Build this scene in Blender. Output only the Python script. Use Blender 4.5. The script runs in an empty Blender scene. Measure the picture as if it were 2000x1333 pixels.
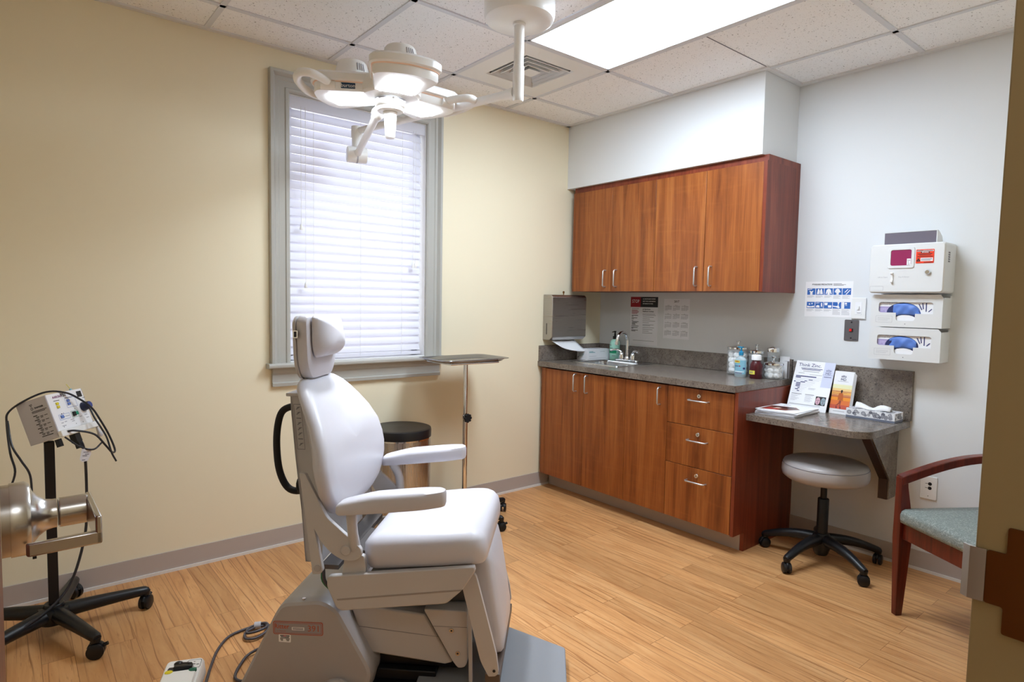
# An exam / procedure room with a power chair, surgical lamp, cabinets and small supplies.
import bpy, bmesh, math, random
from mathutils import Vector as V, Matrix
random.seed(11)
SC = bpy.context.scene
COL = SC.collection
PI = math.pi
cos, sin = math.cos, math.sin

# ---------------------------------------------------------------- helpers
def lin(c):
    c /= 255.0
    return c / 12.92 if c <= 0.04045 else ((c + 0.055) / 1.055) ** 2.4
def rgb(r, g, b): return (lin(r), lin(g), lin(b), 1.0)

class B:
    """collects shapes into one mesh; mi is the current material slot"""
    def __init__(s):
        s.bm = bmesh.new(); s.mi = 0
    def m(s, i): s.mi = i; return s
    def face(s, vs):
        try:
            f = s.bm.faces.new(vs); f.material_index = s.mi; return f
        except ValueError: return None
    def quad(s, pts): s.face([s.bm.verts.new(p) for p in pts]); return s
    def box(s, x0, x1, y0, y1, z0, z1, mat=None):
        p = [(x0,y0,z0),(x1,y0,z0),(x1,y1,z0),(x0,y1,z0),(x0,y0,z1),(x1,y0,z1),(x1,y1,z1),(x0,y1,z1)]
        if mat is not None: p = [mat @ V(q) for q in p]
        v = [s.bm.verts.new(q) for q in p]
        for f in ((3,2,1,0),(4,5,6,7),(0,1,5,4),(1,2,6,5),(2,3,7,6),(3,0,4,7)): s.face([v[i] for i in f])
        return s
    def prism(s, pts, d0, d1, ax='y', mat=None):
        fn = {'y': lambda a,b,d: (a,d,b), 'x': lambda a,b,d: (d,a,b), 'z': lambda a,b,d: (a,b,d)}[ax]
        A = [V(fn(a,b,d0)) for a,b in pts]; Bp = [V(fn(a,b,d1)) for a,b in pts]
        if mat is not None: A = [mat @ q for q in A]; Bp = [mat @ q for q in Bp]
        a = [s.bm.verts.new(q) for q in A]; b = [s.bm.verts.new(q) for q in Bp]
        s.face(a[::-1]); s.face(b); n = len(pts)
        for i in range(n): s.face([a[i], a[(i+1)%n], b[(i+1)%n], b[i]])
        return s
    def loft(s, rings, closed=True, cap=True):
        R = [[s.bm.verts.new(p) for p in r] for r in rings]
        n = len(R[0])
        for a, b in zip(R, R[1:]):
            for i in range(n if closed else n-1): s.face([a[i], a[(i+1)%n], b[(i+1)%n], b[i]])
        if cap: s.face(R[0][::-1]); s.face(R[-1])
        return s
    def tube(s, pts, r, n=10, spline=0, closed=False, cap=True):
        P = [V(p) for p in pts]
        if spline: P = crom(P, spline, closed)
        rr = r if isinstance(r, (list, tuple)) else [r]*len(P)
        if len(rr) != len(P): rr = [rr[min(len(rr)-1, int(i*len(rr)/len(P)))] for i in range(len(P))]
        N = len(P); T = []
        for i in range(N):
            a = P[(i-1)%N] if (closed or i) else P[i]; b = P[(i+1)%N] if (closed or i < N-1) else P[i]
            T.append((b-a).normalized() if (b-a).length > 1e-9 else V((0,0,1)))
        u = T[0].orthogonal().normalized(); rings = []
        for i in range(N):
            u = (u - T[i]*u.dot(T[i])).normalized(); w = T[i].cross(u)
            rings.append([P[i] + (u*cos(2*PI*k/n) + w*sin(2*PI*k/n))*rr[i] for k in range(n)])
        if closed: rings.append(rings[0]); s.loft(rings, True, False)
        else: s.loft(rings, True, cap)
        return s
    def cyl(s, p0, p1, r0, r1=None, n=20):
        return s.tube([p0, p1], [r0, r0 if r1 is None else r1], n)
    def lathe(s, prof, c=(0,0,0), ax='z', n=32, sx=1, sy=1):
        c = V(c); rings = []
        for r, z in prof:
            r = max(r, 1e-4)
            q = [(r*cos(2*PI*k/n)*sx, r*sin(2*PI*k/n)*sy, z) for k in range(n)]
            if ax == 'x': q = [(d, a, b) for a, b, d in q]
            if ax == 'y': q = [(b, d, a) for a, b, d in q]
            rings.append([c + V(p) for p in q])
        return s.loft(rings)
    def ball(s, c, r, n=12, sc=(1,1,1), jit=0):
        prof = []
        c = V(c); rings = []
        h = n//2
        for i in range(1, h):
            t = PI*i/h
            rings.append([c + V((r*sin(t)*cos(2*PI*k/n)*sc[0], r*sin(t)*sin(2*PI*k/n)*sc[1], -r*cos(t)*sc[2]))*(1+random.uniform(-jit, jit)) for k in range(n)])
        return s.loft(rings)
    def pillow(s, outline, levels, fn=lambda x,y,h:(x,y,h)):
        """outline: convex 2D loop (ccw); levels: (inset, h) measured along normals, or ('s',scale,h) about the centroid"""
        n = len(outline); cx = sum(p[0] for p in outline)/n; cy = sum(p[1] for p in outline)/n
        nor = []
        for i in range(n):
            a, b = outline[i-1], outline[(i+1)%n]; dx, dy = b[0]-a[0], b[1]-a[1]; l = math.hypot(dx, dy) or 1
            nor.append((-dy/l, dx/l))
        cur = outline; rings = []
        for L in levels:
            if L[0] == 's':
                rings.append([fn(cx+(p[0]-cx)*L[1], cy+(p[1]-cy)*L[1], L[2]) for p in cur])
            else:
                cur = [(p[0]+q[0]*L[0], p[1]+q[1]*L[0]) for p, q in zip(outline, nor)]
                rings.append([fn(p[0], p[1], L[1]) for p in cur])
        return s.loft(rings)
    def text(s, txt, size, o, xd, yd, align='CENTER', lift=0.0004, bold=0, wide=1.0):
        o, xd, yd = V(o), V(xd).normalized(), V(yd).normalized(); nd = xd.cross(yd)
        cu = bpy.data.curves.new('t', 'FONT'); cu.body = txt; cu.size = size; cu.align_x = align; cu.align_y = 'CENTER'
        cu.resolution_u = 2; cu.offset = bold
        ob = bpy.data.objects.new('t', cu); me = ob.to_mesh()
        if me is not None:
            vs = [s.bm.verts.new(o + xd*v.co.x*wide + yd*v.co.y + nd*lift) for v in me.vertices]
            for p in me.polygons: s.face([vs[i] for i in p.vertices])
        ob.to_mesh_clear(); bpy.data.objects.remove(ob); bpy.data.curves.remove(cu)
        return s
    def build(s, name, mats, parent=None, bevel=0, seg=2, sub=0, ang=38, flat=False):
        bm = s.bm
        bmesh.ops.recalc_face_normals(bm, faces=bm.faces)
        me = bpy.data.meshes.new(name); bm.to_mesh(me); bm.free()
        for mt in (mats if isinstance(mats, (list, tuple)) else [mats]): me.materials.append(mt)
        if not flat:
            for p in me.polygons: p.use_smooth = True
            me.set_sharp_from_angle(angle=math.radians(ang))
        o = bpy.data.objects.new(name, me); COL.objects.link(o)
        if parent is not None: o.parent = parent
        if bevel:
            md = o.modifiers.new('Bevel', 'BEVEL'); md.width = bevel; md.segments = seg; md.limit_method = 'ANGLE'; md.angle_limit = math.radians(40); md.harden_normals = False
        if sub:
            md = o.modifiers.new('Subsurf', 'SUBSURF'); md.levels = sub; md.render_levels = sub
        return o

def crom(P, k, closed=False):
    out = []; n = len(P)
    for i in range(n if closed else n-1):
        p0 = P[(i-1)%n] if (closed or i) else P[0]*2-P[1]
        p1, p2 = P[i], P[(i+1)%n]
        p3 = P[(i+2)%n] if (closed or i+2 < n) else p2*2-p1
        for j in range(k):
            t = j/k
            out.append(0.5*((2*p1)+(p2-p0)*t+(2*p0-5*p1+4*p2-p3)*t*t+(3*p1-p0-3*p2+p3)*t**3))
    if not closed: out.append(P[-1])
    return out
def rrect(x0, x1, y0, y1, r, k=5):
    out = []
    for cx, cy, a0 in ((x1-r,y1-r,0),(x0+r,y1-r,90),(x0+r,y0+r,180),(x1-r,y0+r,270)):
        for i in range(k+1):
            a = math.radians(a0+90*i/k); out.append((cx+r*cos(a), cy+r*sin(a)))
    return out
def rpoly(pts, r, k=4):
    """round the corners of a polygon"""
    out = []; n = len(pts)
    rs = r if isinstance(r, (list, tuple)) else [r]*n
    for i in range(n):
        a, p, b = V(pts[i-1]), V(pts[i]), V(pts[(i+1)%n]); ri = rs[i]
        if ri <= 0: out.append(tuple(p)); continue
        u, w = (a-p), (b-p); d = min(ri, u.length*.45, w.length*.45); s, e = p+u.normalized()*d, p+w.normalized()*d
        for j in range(k+1):
            t = j/k; out.append(tuple(s*(1-t)**2 + p*2*t*(1-t) + e*t*t))
    return out
def thing(name, label, cat, loc=(0,0,0), rot=0, group=None):
    o = bpy.data.objects.new(name, None); COL.objects.link(o); o.empty_display_size = .05
    o.location = loc; o.rotation_euler = (0,0,rot)
    return tag(o, label, cat, group)
def tag(o, label, cat, group=None):
    o['label'] = label; o['category'] = cat
    if group: o['group'] = group
    return o
def struct(o): o['kind'] = 'structure'; return o
def at(o, loc, rot=0): o.location = loc; o.rotation_euler = (0,0,rot) if not isinstance(rot, tuple) else rot; return o
def dup(root, loc, rot=0, label=None, group=None):
    r = root.copy(); COL.objects.link(r); r.location = loc; r.rotation_euler = (0,0,rot) if not isinstance(rot, tuple) else rot
    if label: r['label'] = label
    if group: r['group'] = group
    for ch in list(root.children):
        c = ch.copy(); COL.objects.link(c); c.parent = r
        for g in list(ch.children):
            d = g.copy(); COL.objects.link(d); d.parent = c
    return r
WW = -PI/2   # things on the white wall: local x runs to the right along the wall, local -y into the room

# ---------------------------------------------------------------- materials
def mat(name, col, rough=.5, metal=0, spec=.5, coat=0, alpha=1, trans=0, ior=1.45, emit=None, es=0, sss=0):
    m = bpy.data.materials.new(name); m.use_nodes = True
    b = m.node_tree.nodes['Principled BSDF']
    b.inputs['Base Color'].default_value = col; b.inputs['Roughness'].default_value = rough; b.inputs['Metallic'].default_value = metal
    b.inputs['Specular IOR Level'].default_value = spec; b.inputs['Coat Weight'].default_value = coat; b.inputs['Coat Roughness'].default_value = .12
    b.inputs['Transmission Weight'].default_value = trans; b.inputs['IOR'].default_value = ior; b.inputs['Alpha'].default_value = alpha
    if emit: b.inputs['Emission Color'].default_value = emit; b.inputs['Emission Strength'].default_value = es
    return m
class N:
    """tiny node-graph writer"""
    def __init__(s, m): s.m = m; s.t = m.node_tree; s.b = s.t.nodes['Principled BSDF']
    def n(s, typ, **kw):
        nd = s.t.nodes.new(typ)
        for k, v in kw.items():
            if hasattr(nd, k): setattr(nd, k, v)
            else: nd.inputs[k].default_value = v
        return nd
    def l(s, a, b): s.t.links.new(a, b)
    def coord(s, scale=(1,1,1), rot=(0,0,0), kind='Object', rnd=0):
        tc = s.n('ShaderNodeTexCoord'); mp = s.n('ShaderNodeMapping'); mp.inputs['Scale'].default_value = scale; mp.inputs['Rotation'].default_value = rot
        s.l(tc.outputs[kind], mp.inputs['Vector'])
        if rnd:
            oi = s.n('ShaderNodeObjectInfo'); ml = s.n('ShaderNodeMath', operation='MULTIPLY'); ml.inputs[1].default_value = rnd
            s.l(oi.outputs['Random'], ml.inputs[0]); cb = s.n('ShaderNodeCombineXYZ')
            for i in range(3): s.l(ml.outputs[0], cb.inputs[i])
            s.l(cb.outputs[0], mp.inputs['Location'])
        return mp.outputs[0]
    def noise(s, vec, scale, detail=4, rough=.55, dist=0):
        nd = s.n('ShaderNodeTexNoise', Scale=scale, Detail=detail, Roughness=rough, Distortion=dist); s.l(vec, nd.inputs['Vector']); return nd.outputs['Fac']
    def ramp(s, fac, stops, interp='LINEAR'):
        r = s.n('ShaderNodeValToRGB'); r.color_ramp.interpolation = interp; e = r.color_ramp.elements
        while len(e) < len(stops): e.new(.5)
        for el, (p, c) in zip(e, stops): el.position = p; el.color = c
        s.l(fac, r.inputs[0]); return r.outputs[0]
    def mix(s, fac, a, b, blend='MIX'):
        x = s.n('ShaderNodeMix', data_type='RGBA', blend_type=blend)
        for sk, v in ((x.inputs[0], fac), (x.inputs[6], a), (x.inputs[7], b)):
            if isinstance(v, bpy.types.NodeSocket): s.l(v, sk)
            else: sk.default_value = v
        return x.outputs[2]
    def base(s, c): s.l(c, s.b.inputs['Base Color']); return s
    def bump(s, h, strength=.2, dist=.01):
        bp = s.n('ShaderNodeBump', Strength=strength, Distance=dist); s.l(h, bp.inputs['Height']); s.l(bp.outputs[0], s.b.inputs['Normal']); return s
def g(v): return (v, v, v, 1)

def paint(name, col, rough=.6):
    m = mat(name, col, rough, spec=.3); k = N(m); v = k.coord((1,1,1))
    k.bump(k.noise(v, 260, 3), .06, .002); return m
YELLOW = paint('yellow_paint', rgb(238,228,202))
WHITEP = paint('white_paint', rgb(223,225,228))
SOFFITP = WHITEP
def ceiling_tile():
    m = mat('ceiling_tile', rgb(232,232,234), .9, spec=.1); k = N(m); v = k.coord((1,1,1))
    a = k.noise(v, 95, 2, .5); b = k.noise(v, 230, 2, .5)
    f1 = k.ramp(a, [(.0,g(1)),(.29,g(1)),(.335,g(0)),(1,g(0))]); f2 = k.ramp(b, [(.0,g(1)),(.28,g(1)),(.33,g(0)),(1,g(0))])
    mx = k.n('ShaderNodeMath', operation='MAXIMUM'); k.l(f1, mx.inputs[0]); k.l(f2, mx.inputs[1])
    k.base(k.mix(mx.outputs[0], rgb(248,248,250), rgb(158,156,158))); k.bump(a, .12, .002); return m
TILE = ceiling_tile()
GRIDM = mat('grid_metal', rgb(218,220,226), .6, spec=.3)
ANGLEM = mat('wall_angle_metal', rgb(222,222,224), .55, spec=.3)
def floor_wood():
    m = mat('plank_floor', rgb(205,150,95), .34, spec=.42); k = N(m)
    v = k.coord((1,1,1), (0,0,PI/2))       # planks run along world y
    br = k.n('ShaderNodeTexBrick', offset=.37, offset_frequency=2, squash=1.0); k.l(v, br.inputs['Vector'])
    br.inputs['Scale'].default_value = 1; br.inputs['Mortar Size'].default_value = .0009; br.inputs['Mortar Smooth'].default_value = .1; br.inputs['Bias'].default_value = 0
    br.inputs['Brick Width'].default_value = .92; br.inputs['Row Height'].default_value = .098
    br.inputs['Color1'].default_value = g(0); br.inputs['Color2'].default_value = g(1); br.inputs['Mortar'].default_value = g(.5)
    # shift the grain from plank to plank
    sep = k.n('ShaderNodeSeparateXYZ'); k.l(v, sep.inputs[0])
    mu = k.n('ShaderNodeMath', operation='MULTIPLY'); mu.inputs[1].default_value = 7.3; k.l(br.outputs['Color'], mu.inputs[0])
    ad = k.n('ShaderNodeMath', operation='ADD'); k.l(sep.outputs[0], ad.inputs[0]); k.l(mu.outputs[0], ad.inputs[1])
    ady = k.n('ShaderNodeMath', operation='ADD'); k.l(sep.outputs[1], ady.inputs[0]); k.l(mu.outputs[0], ady.inputs[1])
    cb = k.n('ShaderNodeCombineXYZ'); k.l(ad.outputs[0], cb.inputs[0]); k.l(ady.outputs[0], cb.inputs[1])
    mp = k.n('ShaderNodeMapping'); mp.inputs['Scale'].default_value = (2.0, 15, 1); k.l(cb.outputs[0], mp.inputs['Vector'])
    big = k.noise(mp.outputs[0], 1.1, 4, .55, 1.4)
    wv = k.n('ShaderNodeTexWave', wave_type='BANDS', bands_direction='Y', wave_profile='SAW'); k.l(mp.outputs[0], wv.inputs['Vector'])
    wv.inputs['Scale'].default_value = .55; wv.inputs['Distortion'].default_value = 9; wv.inputs['Detail'].default_value = 2.5; wv.inputs['Detail Scale'].default_value = .9
    mp2 = k.n('ShaderNodeMapping'); mp2.inputs['Scale'].default_value = (6, 110, 1); k.l(cb.outputs[0], mp2.inputs['Vector'])
    fine = k.noise(mp2.outputs[0], 1.6, 3, .6)
    c = k.ramp(big, [(.25,rgb(186,130,82)),(.5,rgb(206,152,100)),(.75,rgb(218,168,116))])
    tone = k.ramp(br.outputs['Color'], [(0,g(.84)),(1,g(1.08))])
    c = k.mix(1, c, tone, 'MULTIPLY')
    lines = k.ramp(wv.outputs['Fac'], [(0,g(1)),(.07,g(1)),(.16,g(0)),(1,g(0))])
    gate = k.ramp(k.noise(mp.outputs[0], .8, 2), [(.38,g(0)),(.6,g(.7))])
    c = k.mix(k.mix(1, lines, gate, 'MULTIPLY'), c, rgb(132,80,42))
    fl = k.ramp(fine, [(.32,g(.65)),(.40,g(0))])
    c = k.mix(fl, c, rgb(165,110,66))
    c = k.mix(br.outputs['Fac'], c, rgb(140,95,58))
    k.base(c); k.bump(fine, .05, .002)
    k.l(k.ramp(big, [(.3,g(.30)),(.7,g(.42))]), k.b.inputs['Roughness'])
    return m
FLOORM = floor_wood()
def wood(name, lo, mid, hi, rough=.35, sc=1.0, axis='z', figure=.35):
    m = mat(name, mid, rough, spec=.4, coat=.15); k = N(m)
    s = {'z': (9*sc, 9*sc, .55*sc), 'x': (.55*sc, 9*sc, 9*sc), 'y': (9*sc, .55*sc, 9*sc)}[axis]
    v = k.coord(s, rnd=9); big = k.noise(v, 1.3, 5, .6, .9)
    s2 = {'z': (80, 80, 2.2), 'x': (2.2, 80, 80), 'y': (80, 2.2, 80)}[axis]
    v2 = k.coord(s2, rnd=5); fine = k.noise(v2, 1.5, 3, .6)
    v3 = k.coord((3, 3, 26) if axis == 'z' else (26, 3, 3), rnd=4); fig = k.noise(v3, 1.0, 3, .55, .6)
    c = k.ramp(big, [(.28, lo), (.5, mid), (.74, hi)])
    c = k.mix(k.ramp(fine, [(.3, g(.45)), (.55, g(0))]), c, lo)
    c = k.mix(k.ramp(fig, [(.55, g(0)), (.75, g(figure))]), c, hi)
    k.base(c); return m
CHERRY = wood('cherry_laminate', rgb(106,52,20), rgb(148,82,36), rgb(176,108,54), sc=1.25, figure=.16)
CHERRYUP = CHERRY
MAHOG = wood('red_cherry_panel', rgb(92,34,20), rgb(122,52,30), rgb(146,70,42), .4, figure=.1)
CHAIRW = wood('guest_chair_cherry', rgb(58,16,10), rgb(98,32,20), rgb(124,48,28), .28, 1.4, figure=.05)
def granite(name, scale=1):
    m = mat(name, rgb(110,98,88), .24, spec=.5); k = N(m); v = k.coord((1,1,1))
    a = k.noise(v, 16*scale, 6, .62, .6); b = k.noise(v, 120*scale, 4, .7); d = k.noise(v, 260*scale, 2, .6)
    c = k.ramp(a, [(.3,rgb(98,90,85)),(.48,rgb(116,106,98)),(.6,rgb(128,118,110)),(.75,rgb(108,97,90))])
    c = k.mix(k.ramp(b, [(.36,g(.8)),(.46,g(0))]), c, rgb(58,50,46)); c = k.mix(k.ramp(d, [(.6,g(0)),(.7,g(.7))]), c, rgb(176,158,140))
    k.base(c); return m
GRANITE = granite('speckled_laminate')
def brushed(name, col, rough=.3, axis='z'):
    m = mat(name, col, rough, metal=1); k = N(m)
    v = k.coord({'z': (3,3,160), 'x': (2,160,160), 'v': (160,160,2)}[axis]); f = k.noise(v, 1.2, 3, .6)
    k.l(k.ramp(f, [(.3,g(rough-.08)),(.7,g(rough+.12))]), k.b.inputs['Roughness']); k.bump(f, .04, .001); return m
STEEL = brushed('brushed_steel', rgb(180,176,172), .32, 'z')
STEELV = brushed('brushed_steel_bin', rgb(186,184,184), .27, 'v')
SINKM = mat('sink_steel', rgb(196,198,202), .24, 1)
TRAYM = mat('tray_steel', rgb(150,150,154), .2, 1)
CHROME = mat('chrome', rgb(225,227,230), .07, 1)
NICKEL = mat('satin_nickel', rgb(196,194,192), .26, 1)
PULL = mat('satin_pull', rgb(206,208,212), .3, .85)
BRONZE = mat('bronze_plate', rgb(132,88,48), .34, .9)
BRONZED = mat('dark_hole', rgb(8,7,7), .7)
BLACKP = mat('black_plastic', rgb(20,20,24), .36, spec=.45)
BLACKR = mat('black_rubber', rgb(24,24,27), .55, spec=.3)
CORDM = mat('grey_cord', rgb(74,70,76), .5)
BLKCORD = mat('black_cord', rgb(34,34,42), .4)
WHITEPL = mat('white_plastic', rgb(236,236,236), .32)
LAMPW = mat('lamp_white_enamel', rgb(238,238,238), .28, spec=.5, coat=.2)
PEACH = mat('lamp_peach_trim', rgb(242,208,188), .4)
WALLBOX = mat('beige_white_plastic', rgb(222,223,225), .42)
CASING = mat('grey_trim_paint', rgb(178,177,172), .4)
BASEM = mat('taupe_vinyl_base', rgb(182,172,167), .45)
CAULK = mat('white_base_shoe', rgb(226,224,222), .5)
BLIND = mat('blind_white', rgb(240,240,245), .45)
_k = N(BLIND); _tr = _k.n('ShaderNodeBsdfTranslucent'); _tr.inputs[0].default_value = rgb(240,240,250); _mx = _k.n('ShaderNodeMixShader'); _mx.inputs[0].default_value = .42
_k.l(_k.b.outputs[0], _mx.inputs[1]); _k.l(_tr.outputs[0], _mx.inputs[2]); _k.l(_mx.outputs[0], BLIND.node_tree.nodes['Material Output'].inputs[0])
VINYL = mat('light_grey_vinyl', rgb(196,195,204), .33, spec=.42)
def vinyl_grain(m):
    k = N(m); v = k.coord((1,1,1)); k.bump(k.noise(v, 420, 2), .06, .001)
vinyl_grain(VINYL)
SHELL = mat('warm_grey_plastic', rgb(184,182,184), .4)
SHELLD = mat('grey_cover_plastic', rgb(166,163,166), .36, coat=.1)
PLATEM = mat('grey_rubber_plate', rgb(132,134,140), .5)
STOOLV = mat('stool_vinyl', rgb(168,162,162), .34, spec=.42); vinyl_grain(STOOLV)
def fabric():
    m = mat('sage_grey_fabric', rgb(150,156,150), .5, spec=.4); k = N(m); v = k.coord((1,1,1))
    w = k.n('ShaderNodeTexWave', wave_type='RINGS', wave_profile='SIN'); k.l(v, w.inputs['Vector']); w.inputs['Scale'].default_value = 20; w.inputs['Distortion'].default_value = 22; w.inputs['Detail'].default_value = 3; w.inputs['Detail Scale'].default_value = 2.2
    c = k.ramp(w.outputs['Fac'], [(.0,rgb(116,124,121)),(.82,rgb(124,132,128)),(.97,rgb(150,156,152))]); k.base(c); return m
FABRIC = fabric()
PAPER = mat('white_paper', rgb(240,240,244), .7, spec=.2)
PAPERG = mat('poster_paper', rgb(238,238,243), .6, spec=.2)
INK = mat('black_ink', rgb(28,26,30), .6); INKG = mat('grey_ink', rgb(120,118,126), .6); INKL = mat('light_grey_ink', rgb(176,176,184), .6)
RED = mat('red_ink', rgb(158,20,38), .5); REDT = mat('dull_red_ink', rgb(150,60,78), .6); BLUE = mat('blue_ink', rgb(52,104,184), .5)
NAVY = mat('navy_ink', rgb(56,62,116), .5); ORANGE = mat('orange_red_label', rgb(232,62,28), .45); REDLED = mat('red_button', rgb(214,28,28), .35)
MAGENTA = mat('magenta_window', rgb(150,44,92), .12, spec=.6); SMOKE = mat('smoked_clear_plastic', rgb(140,136,148), .15, spec=.6, alpha=.55)
LAVENDER = mat('lavender_print', rgb(170,158,204), .6); GLOVE = mat('blue_nitrile', rgb(92,128,206), .42)
CLEAR = mat('clear_glass', rgb(236,242,246), .05, spec=.6, alpha=.16)
COTTON = mat('cotton', rgb(244,244,244), .95, spec=.1)
SWABW = mat('swab_wood', rgb(170,126,96), .6)
MINT = mat('mint_soap', rgb(178,234,216), .3); GREENL = mat('green_label', rgb(22,150,104), .45)
TEALP = mat('teal_pump', rgb(34,132,176), .35); GEL = mat('clear_gel', rgb(206,226,236), .1, spec=.6, alpha=.55)
GELLAB = mat('aqua_label', rgb(134,186,208), .45); YELL = mat('yellow_label', rgb(224,214,86), .5); YELLB = mat('yellow_button', rgb(222,206,30), .4)
MAROON = mat('maroon_bottle', rgb(74,20,28), .25, spec=.5)
ORLAB = mat('orange_brown_text', rgb(176,86,62), .5); LABGREY = mat('label_grey', rgb(150,146,152), .4)
BLUEB = mat('blue_button', rgb(96,124,198), .4); KNOBB = mat('blue_knob', rgb(46,66,140), .35); GREENB = mat('green_button', rgb(20,150,116), .4)
DKGREEN = mat('dark_green_button', rgb(16,92,72), .4)
UNITG = mat('unit_side_grey', rgb(186,182,190), .45)
TAG = mat('hang_tag', rgb(214,212,216), .5)
PURPLE = mat('purple_ink', rgb(120,40,110), .5)
BRASS = mat('brass_key', rgb(150,112,62), .35, 1)
DOORW = wood('door_wood', rgb(74,34,20), rgb(104,54,30), rgb(126,72,42), .5)
DOOREDGE = mat('door_edge_tan', rgb(196,166,120), .5)
JAMB = mat('tan_frame_paint', rgb(168,150,114), .75, spec=.15)
TROFF = mat('troffer_diffuser', rgb(255,255,255), .5, emit=(.75,.88,1,1), es=22)
LED = mat('led_panel', rgb(255,255,255), .4, emit=(.86,.94,1,1), es=30)
GLASS = mat('window_glass', rgb(250,252,253), .02, alpha=.06)
DUCT = mat('duct_dark', rgb(60,62,70), .6)
# ---------------------------------------------------------------- camera
H = 2.613
cam = bpy.data.cameras.new('camera'); cam.sensor_width = 36; cam.lens = 1205.5*36/2000; cam.clip_start = .02
co = bpy.data.objects.new('camera', cam); COL.objects.link(co); SC.camera = co
yaw, pitch, roll = .6873, -.0638, .0178
cy_, sy_, cp_, sp_ = cos(yaw), sin(yaw), cos(pitch), sin(pitch)
fw = V((sy_*cp_, cy_*cp_, sp_)); rt = V((cy_, -sy_, 0)); up = rt.cross(fw)
r2 = rt*cos(roll)+up*sin(roll); u2 = up*cos(roll)-rt*sin(roll)
co.matrix_world = Matrix(((r2.x,u2.x,-fw.x,-3.5938),(r2.y,u2.y,-fw.y,-3.2984),(r2.z,u2.z,-fw.z,1.3382),(0,0,0,1)))
SC.view_settings.view_transform = 'Standard'; SC.view_settings.look = 'None'; SC.view_settings.gamma = 1; SC.view_settings.use_curve_mapping = False
SC.view_settings.exposure = 0.3
SC.cycles.use_denoising = True; SC.cycles.max_bounces = 8; SC.cycles.diffuse_bounces = 5; SC.cycles.glossy_bounces = 4; SC.cycles.transmission_bounces = 8; SC.cycles.transparent_max_bounces = 8
SC.cycles.sample_clamp_indirect = 6; SC.cycles.caustics_reflective = False; SC.cycles.caustics_refractive = False

# ---------------------------------------------------------------- room shell
XW, YD, YH = -3.86, -3.11, -3.25           # west wall, door wall (room face, hall face)
WX0, WX1, WZ0, WZ1 = -2.428, -1.585, .99, 2.405  # window opening
struct(B().box(XW-.1, .12, -4.7, .2, -.06, 0).build('floor', FLOORM))
o = B()
o.m(0)
TZ = H+.006
LX0, LX1, LY0, LY1 = -1.5999, -.9903, -2.1356, -.9164     # light panel cell
VX0, VX1, VY0, VY1 = -1.5999, -.9903, -.9164, -.3068     # vent cell
xs = [XW-.1, LX0, LX1, .12]
o.box(XW-.1, LX0, YH, .2, TZ, TZ+.05).box(LX1, .12, YH, .2, TZ, TZ+.05).box(LX0, LX1, YH, LY0, TZ, TZ+.05).box(LX0, LX1, VY1, .2, TZ, TZ+.05)
struct(o.build('ceiling', TILE))
b = B(); w = .0125
for i in range(-3, 3):
    x = -1.5999+i*.6096
    if i <= 0: b.box(x-w, x+w, YD, 0, H, H+.02)
    elif i == 1: b.box(x-w, x+w, YD, 0, H, H+.02)
    else: b.box(x-w, x+w, YD, -1.508, H, H+.02)
for j in range(-4, 2):
    y = -.9164+j*.6096
    if j == -1:
        b.box(XW, LX0, y-w, y+w, H, H+.02)
    elif j >= -2 and j != -1: b.box(XW, -.385 if y > -1.5 else 0, y-w, y+w, H, H+.02)
    else: b.box(XW, 0, y-w, y+w, H, H+.02)
struct(b.build('trim_1', GRIDM))
b = B(); aw = .03
b.box(XW, -.385, -aw, -.0005, H-.004, H+.02).box(-.385-aw, -.386, -1.508-aw, -.001, H-.004, H+.02).box(-.385, -.0005, -1.508-aw, -1.509, H-.004, H+.02).box(-aw, -.0005, YD, -1.508-aw, H-.004, H+.02).box(XW+.0005, XW+aw, YD, -aw, H-.004, H+.02)
struct(b.build('trim_2', ANGLEM))
b = B(); b.box(LX1+w, -.415, -1.5265, -1.5255, H+.002, H+.008)
struct(b.build('trim_3', INKG))
# yellow wall with the window hole
b = B()
b.box(XW-.1, WX0, 0, .16, 0, H+.06).box(WX1, .12, 0, .16, 0, H+.06).box(WX0, WX1, 0, .16, 0, WZ0).box(WX0, WX1, 0, .16, WZ1, H+.06)
struct(b.build('wall_left', YELLOW))
struct(B().box(0, .12, YH, -.0005, 0, H+.06).build('wall_right', WHITEP))
struct(B().box(XW-.1, XW, YH, -.0005, 0, H+.06).build('wall_west', YELLOW))
b = B(); b.box(-2.66, -.0005, YH, YD, 0, H+.06).box(XW, -3.64, YH, YD, 0, H+.06).box(-3.64, -2.66, YH, YD, 2.15, H+.06)
struct(b.build('wall_front', YELLOW))
struct(B().box(-.385, -.0005, -1.508, -.0005, 2.166, H-.004).build('wall_soffit', WHITEP))
# hall beyond the doorway
b = B(); b.box(XW-.1, .12, -4.8, -4.7, 0, 2.7).box(XW-.2, XW-.1, -4.8, YH, 0, 2.7).box(.12, .22, -4.8, YH, 0, 2.7).box(XW-.2, .22, -4.8, YH, 2.7, 2.8)
struct(b.build('wall_hall', YELLOW))
# baseboards
b = B(); b.box(XW+.008, -.52, -.007, -.0004, 0, .1).m(1).box(XW+.008, -.52, -.013, -.0071, 0, .014)
struct(b.build('baseboard_left', [BASEM, CAULK]))
b = B(); b.box(-.007, -.0004, YD+.008, -1.56, 0, .1).m(1).box(-.013, -.0071, YD+.008, -1.56, 0, .014)
struct(b.build('baseboard_right', [BASEM, CAULK]))
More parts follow.
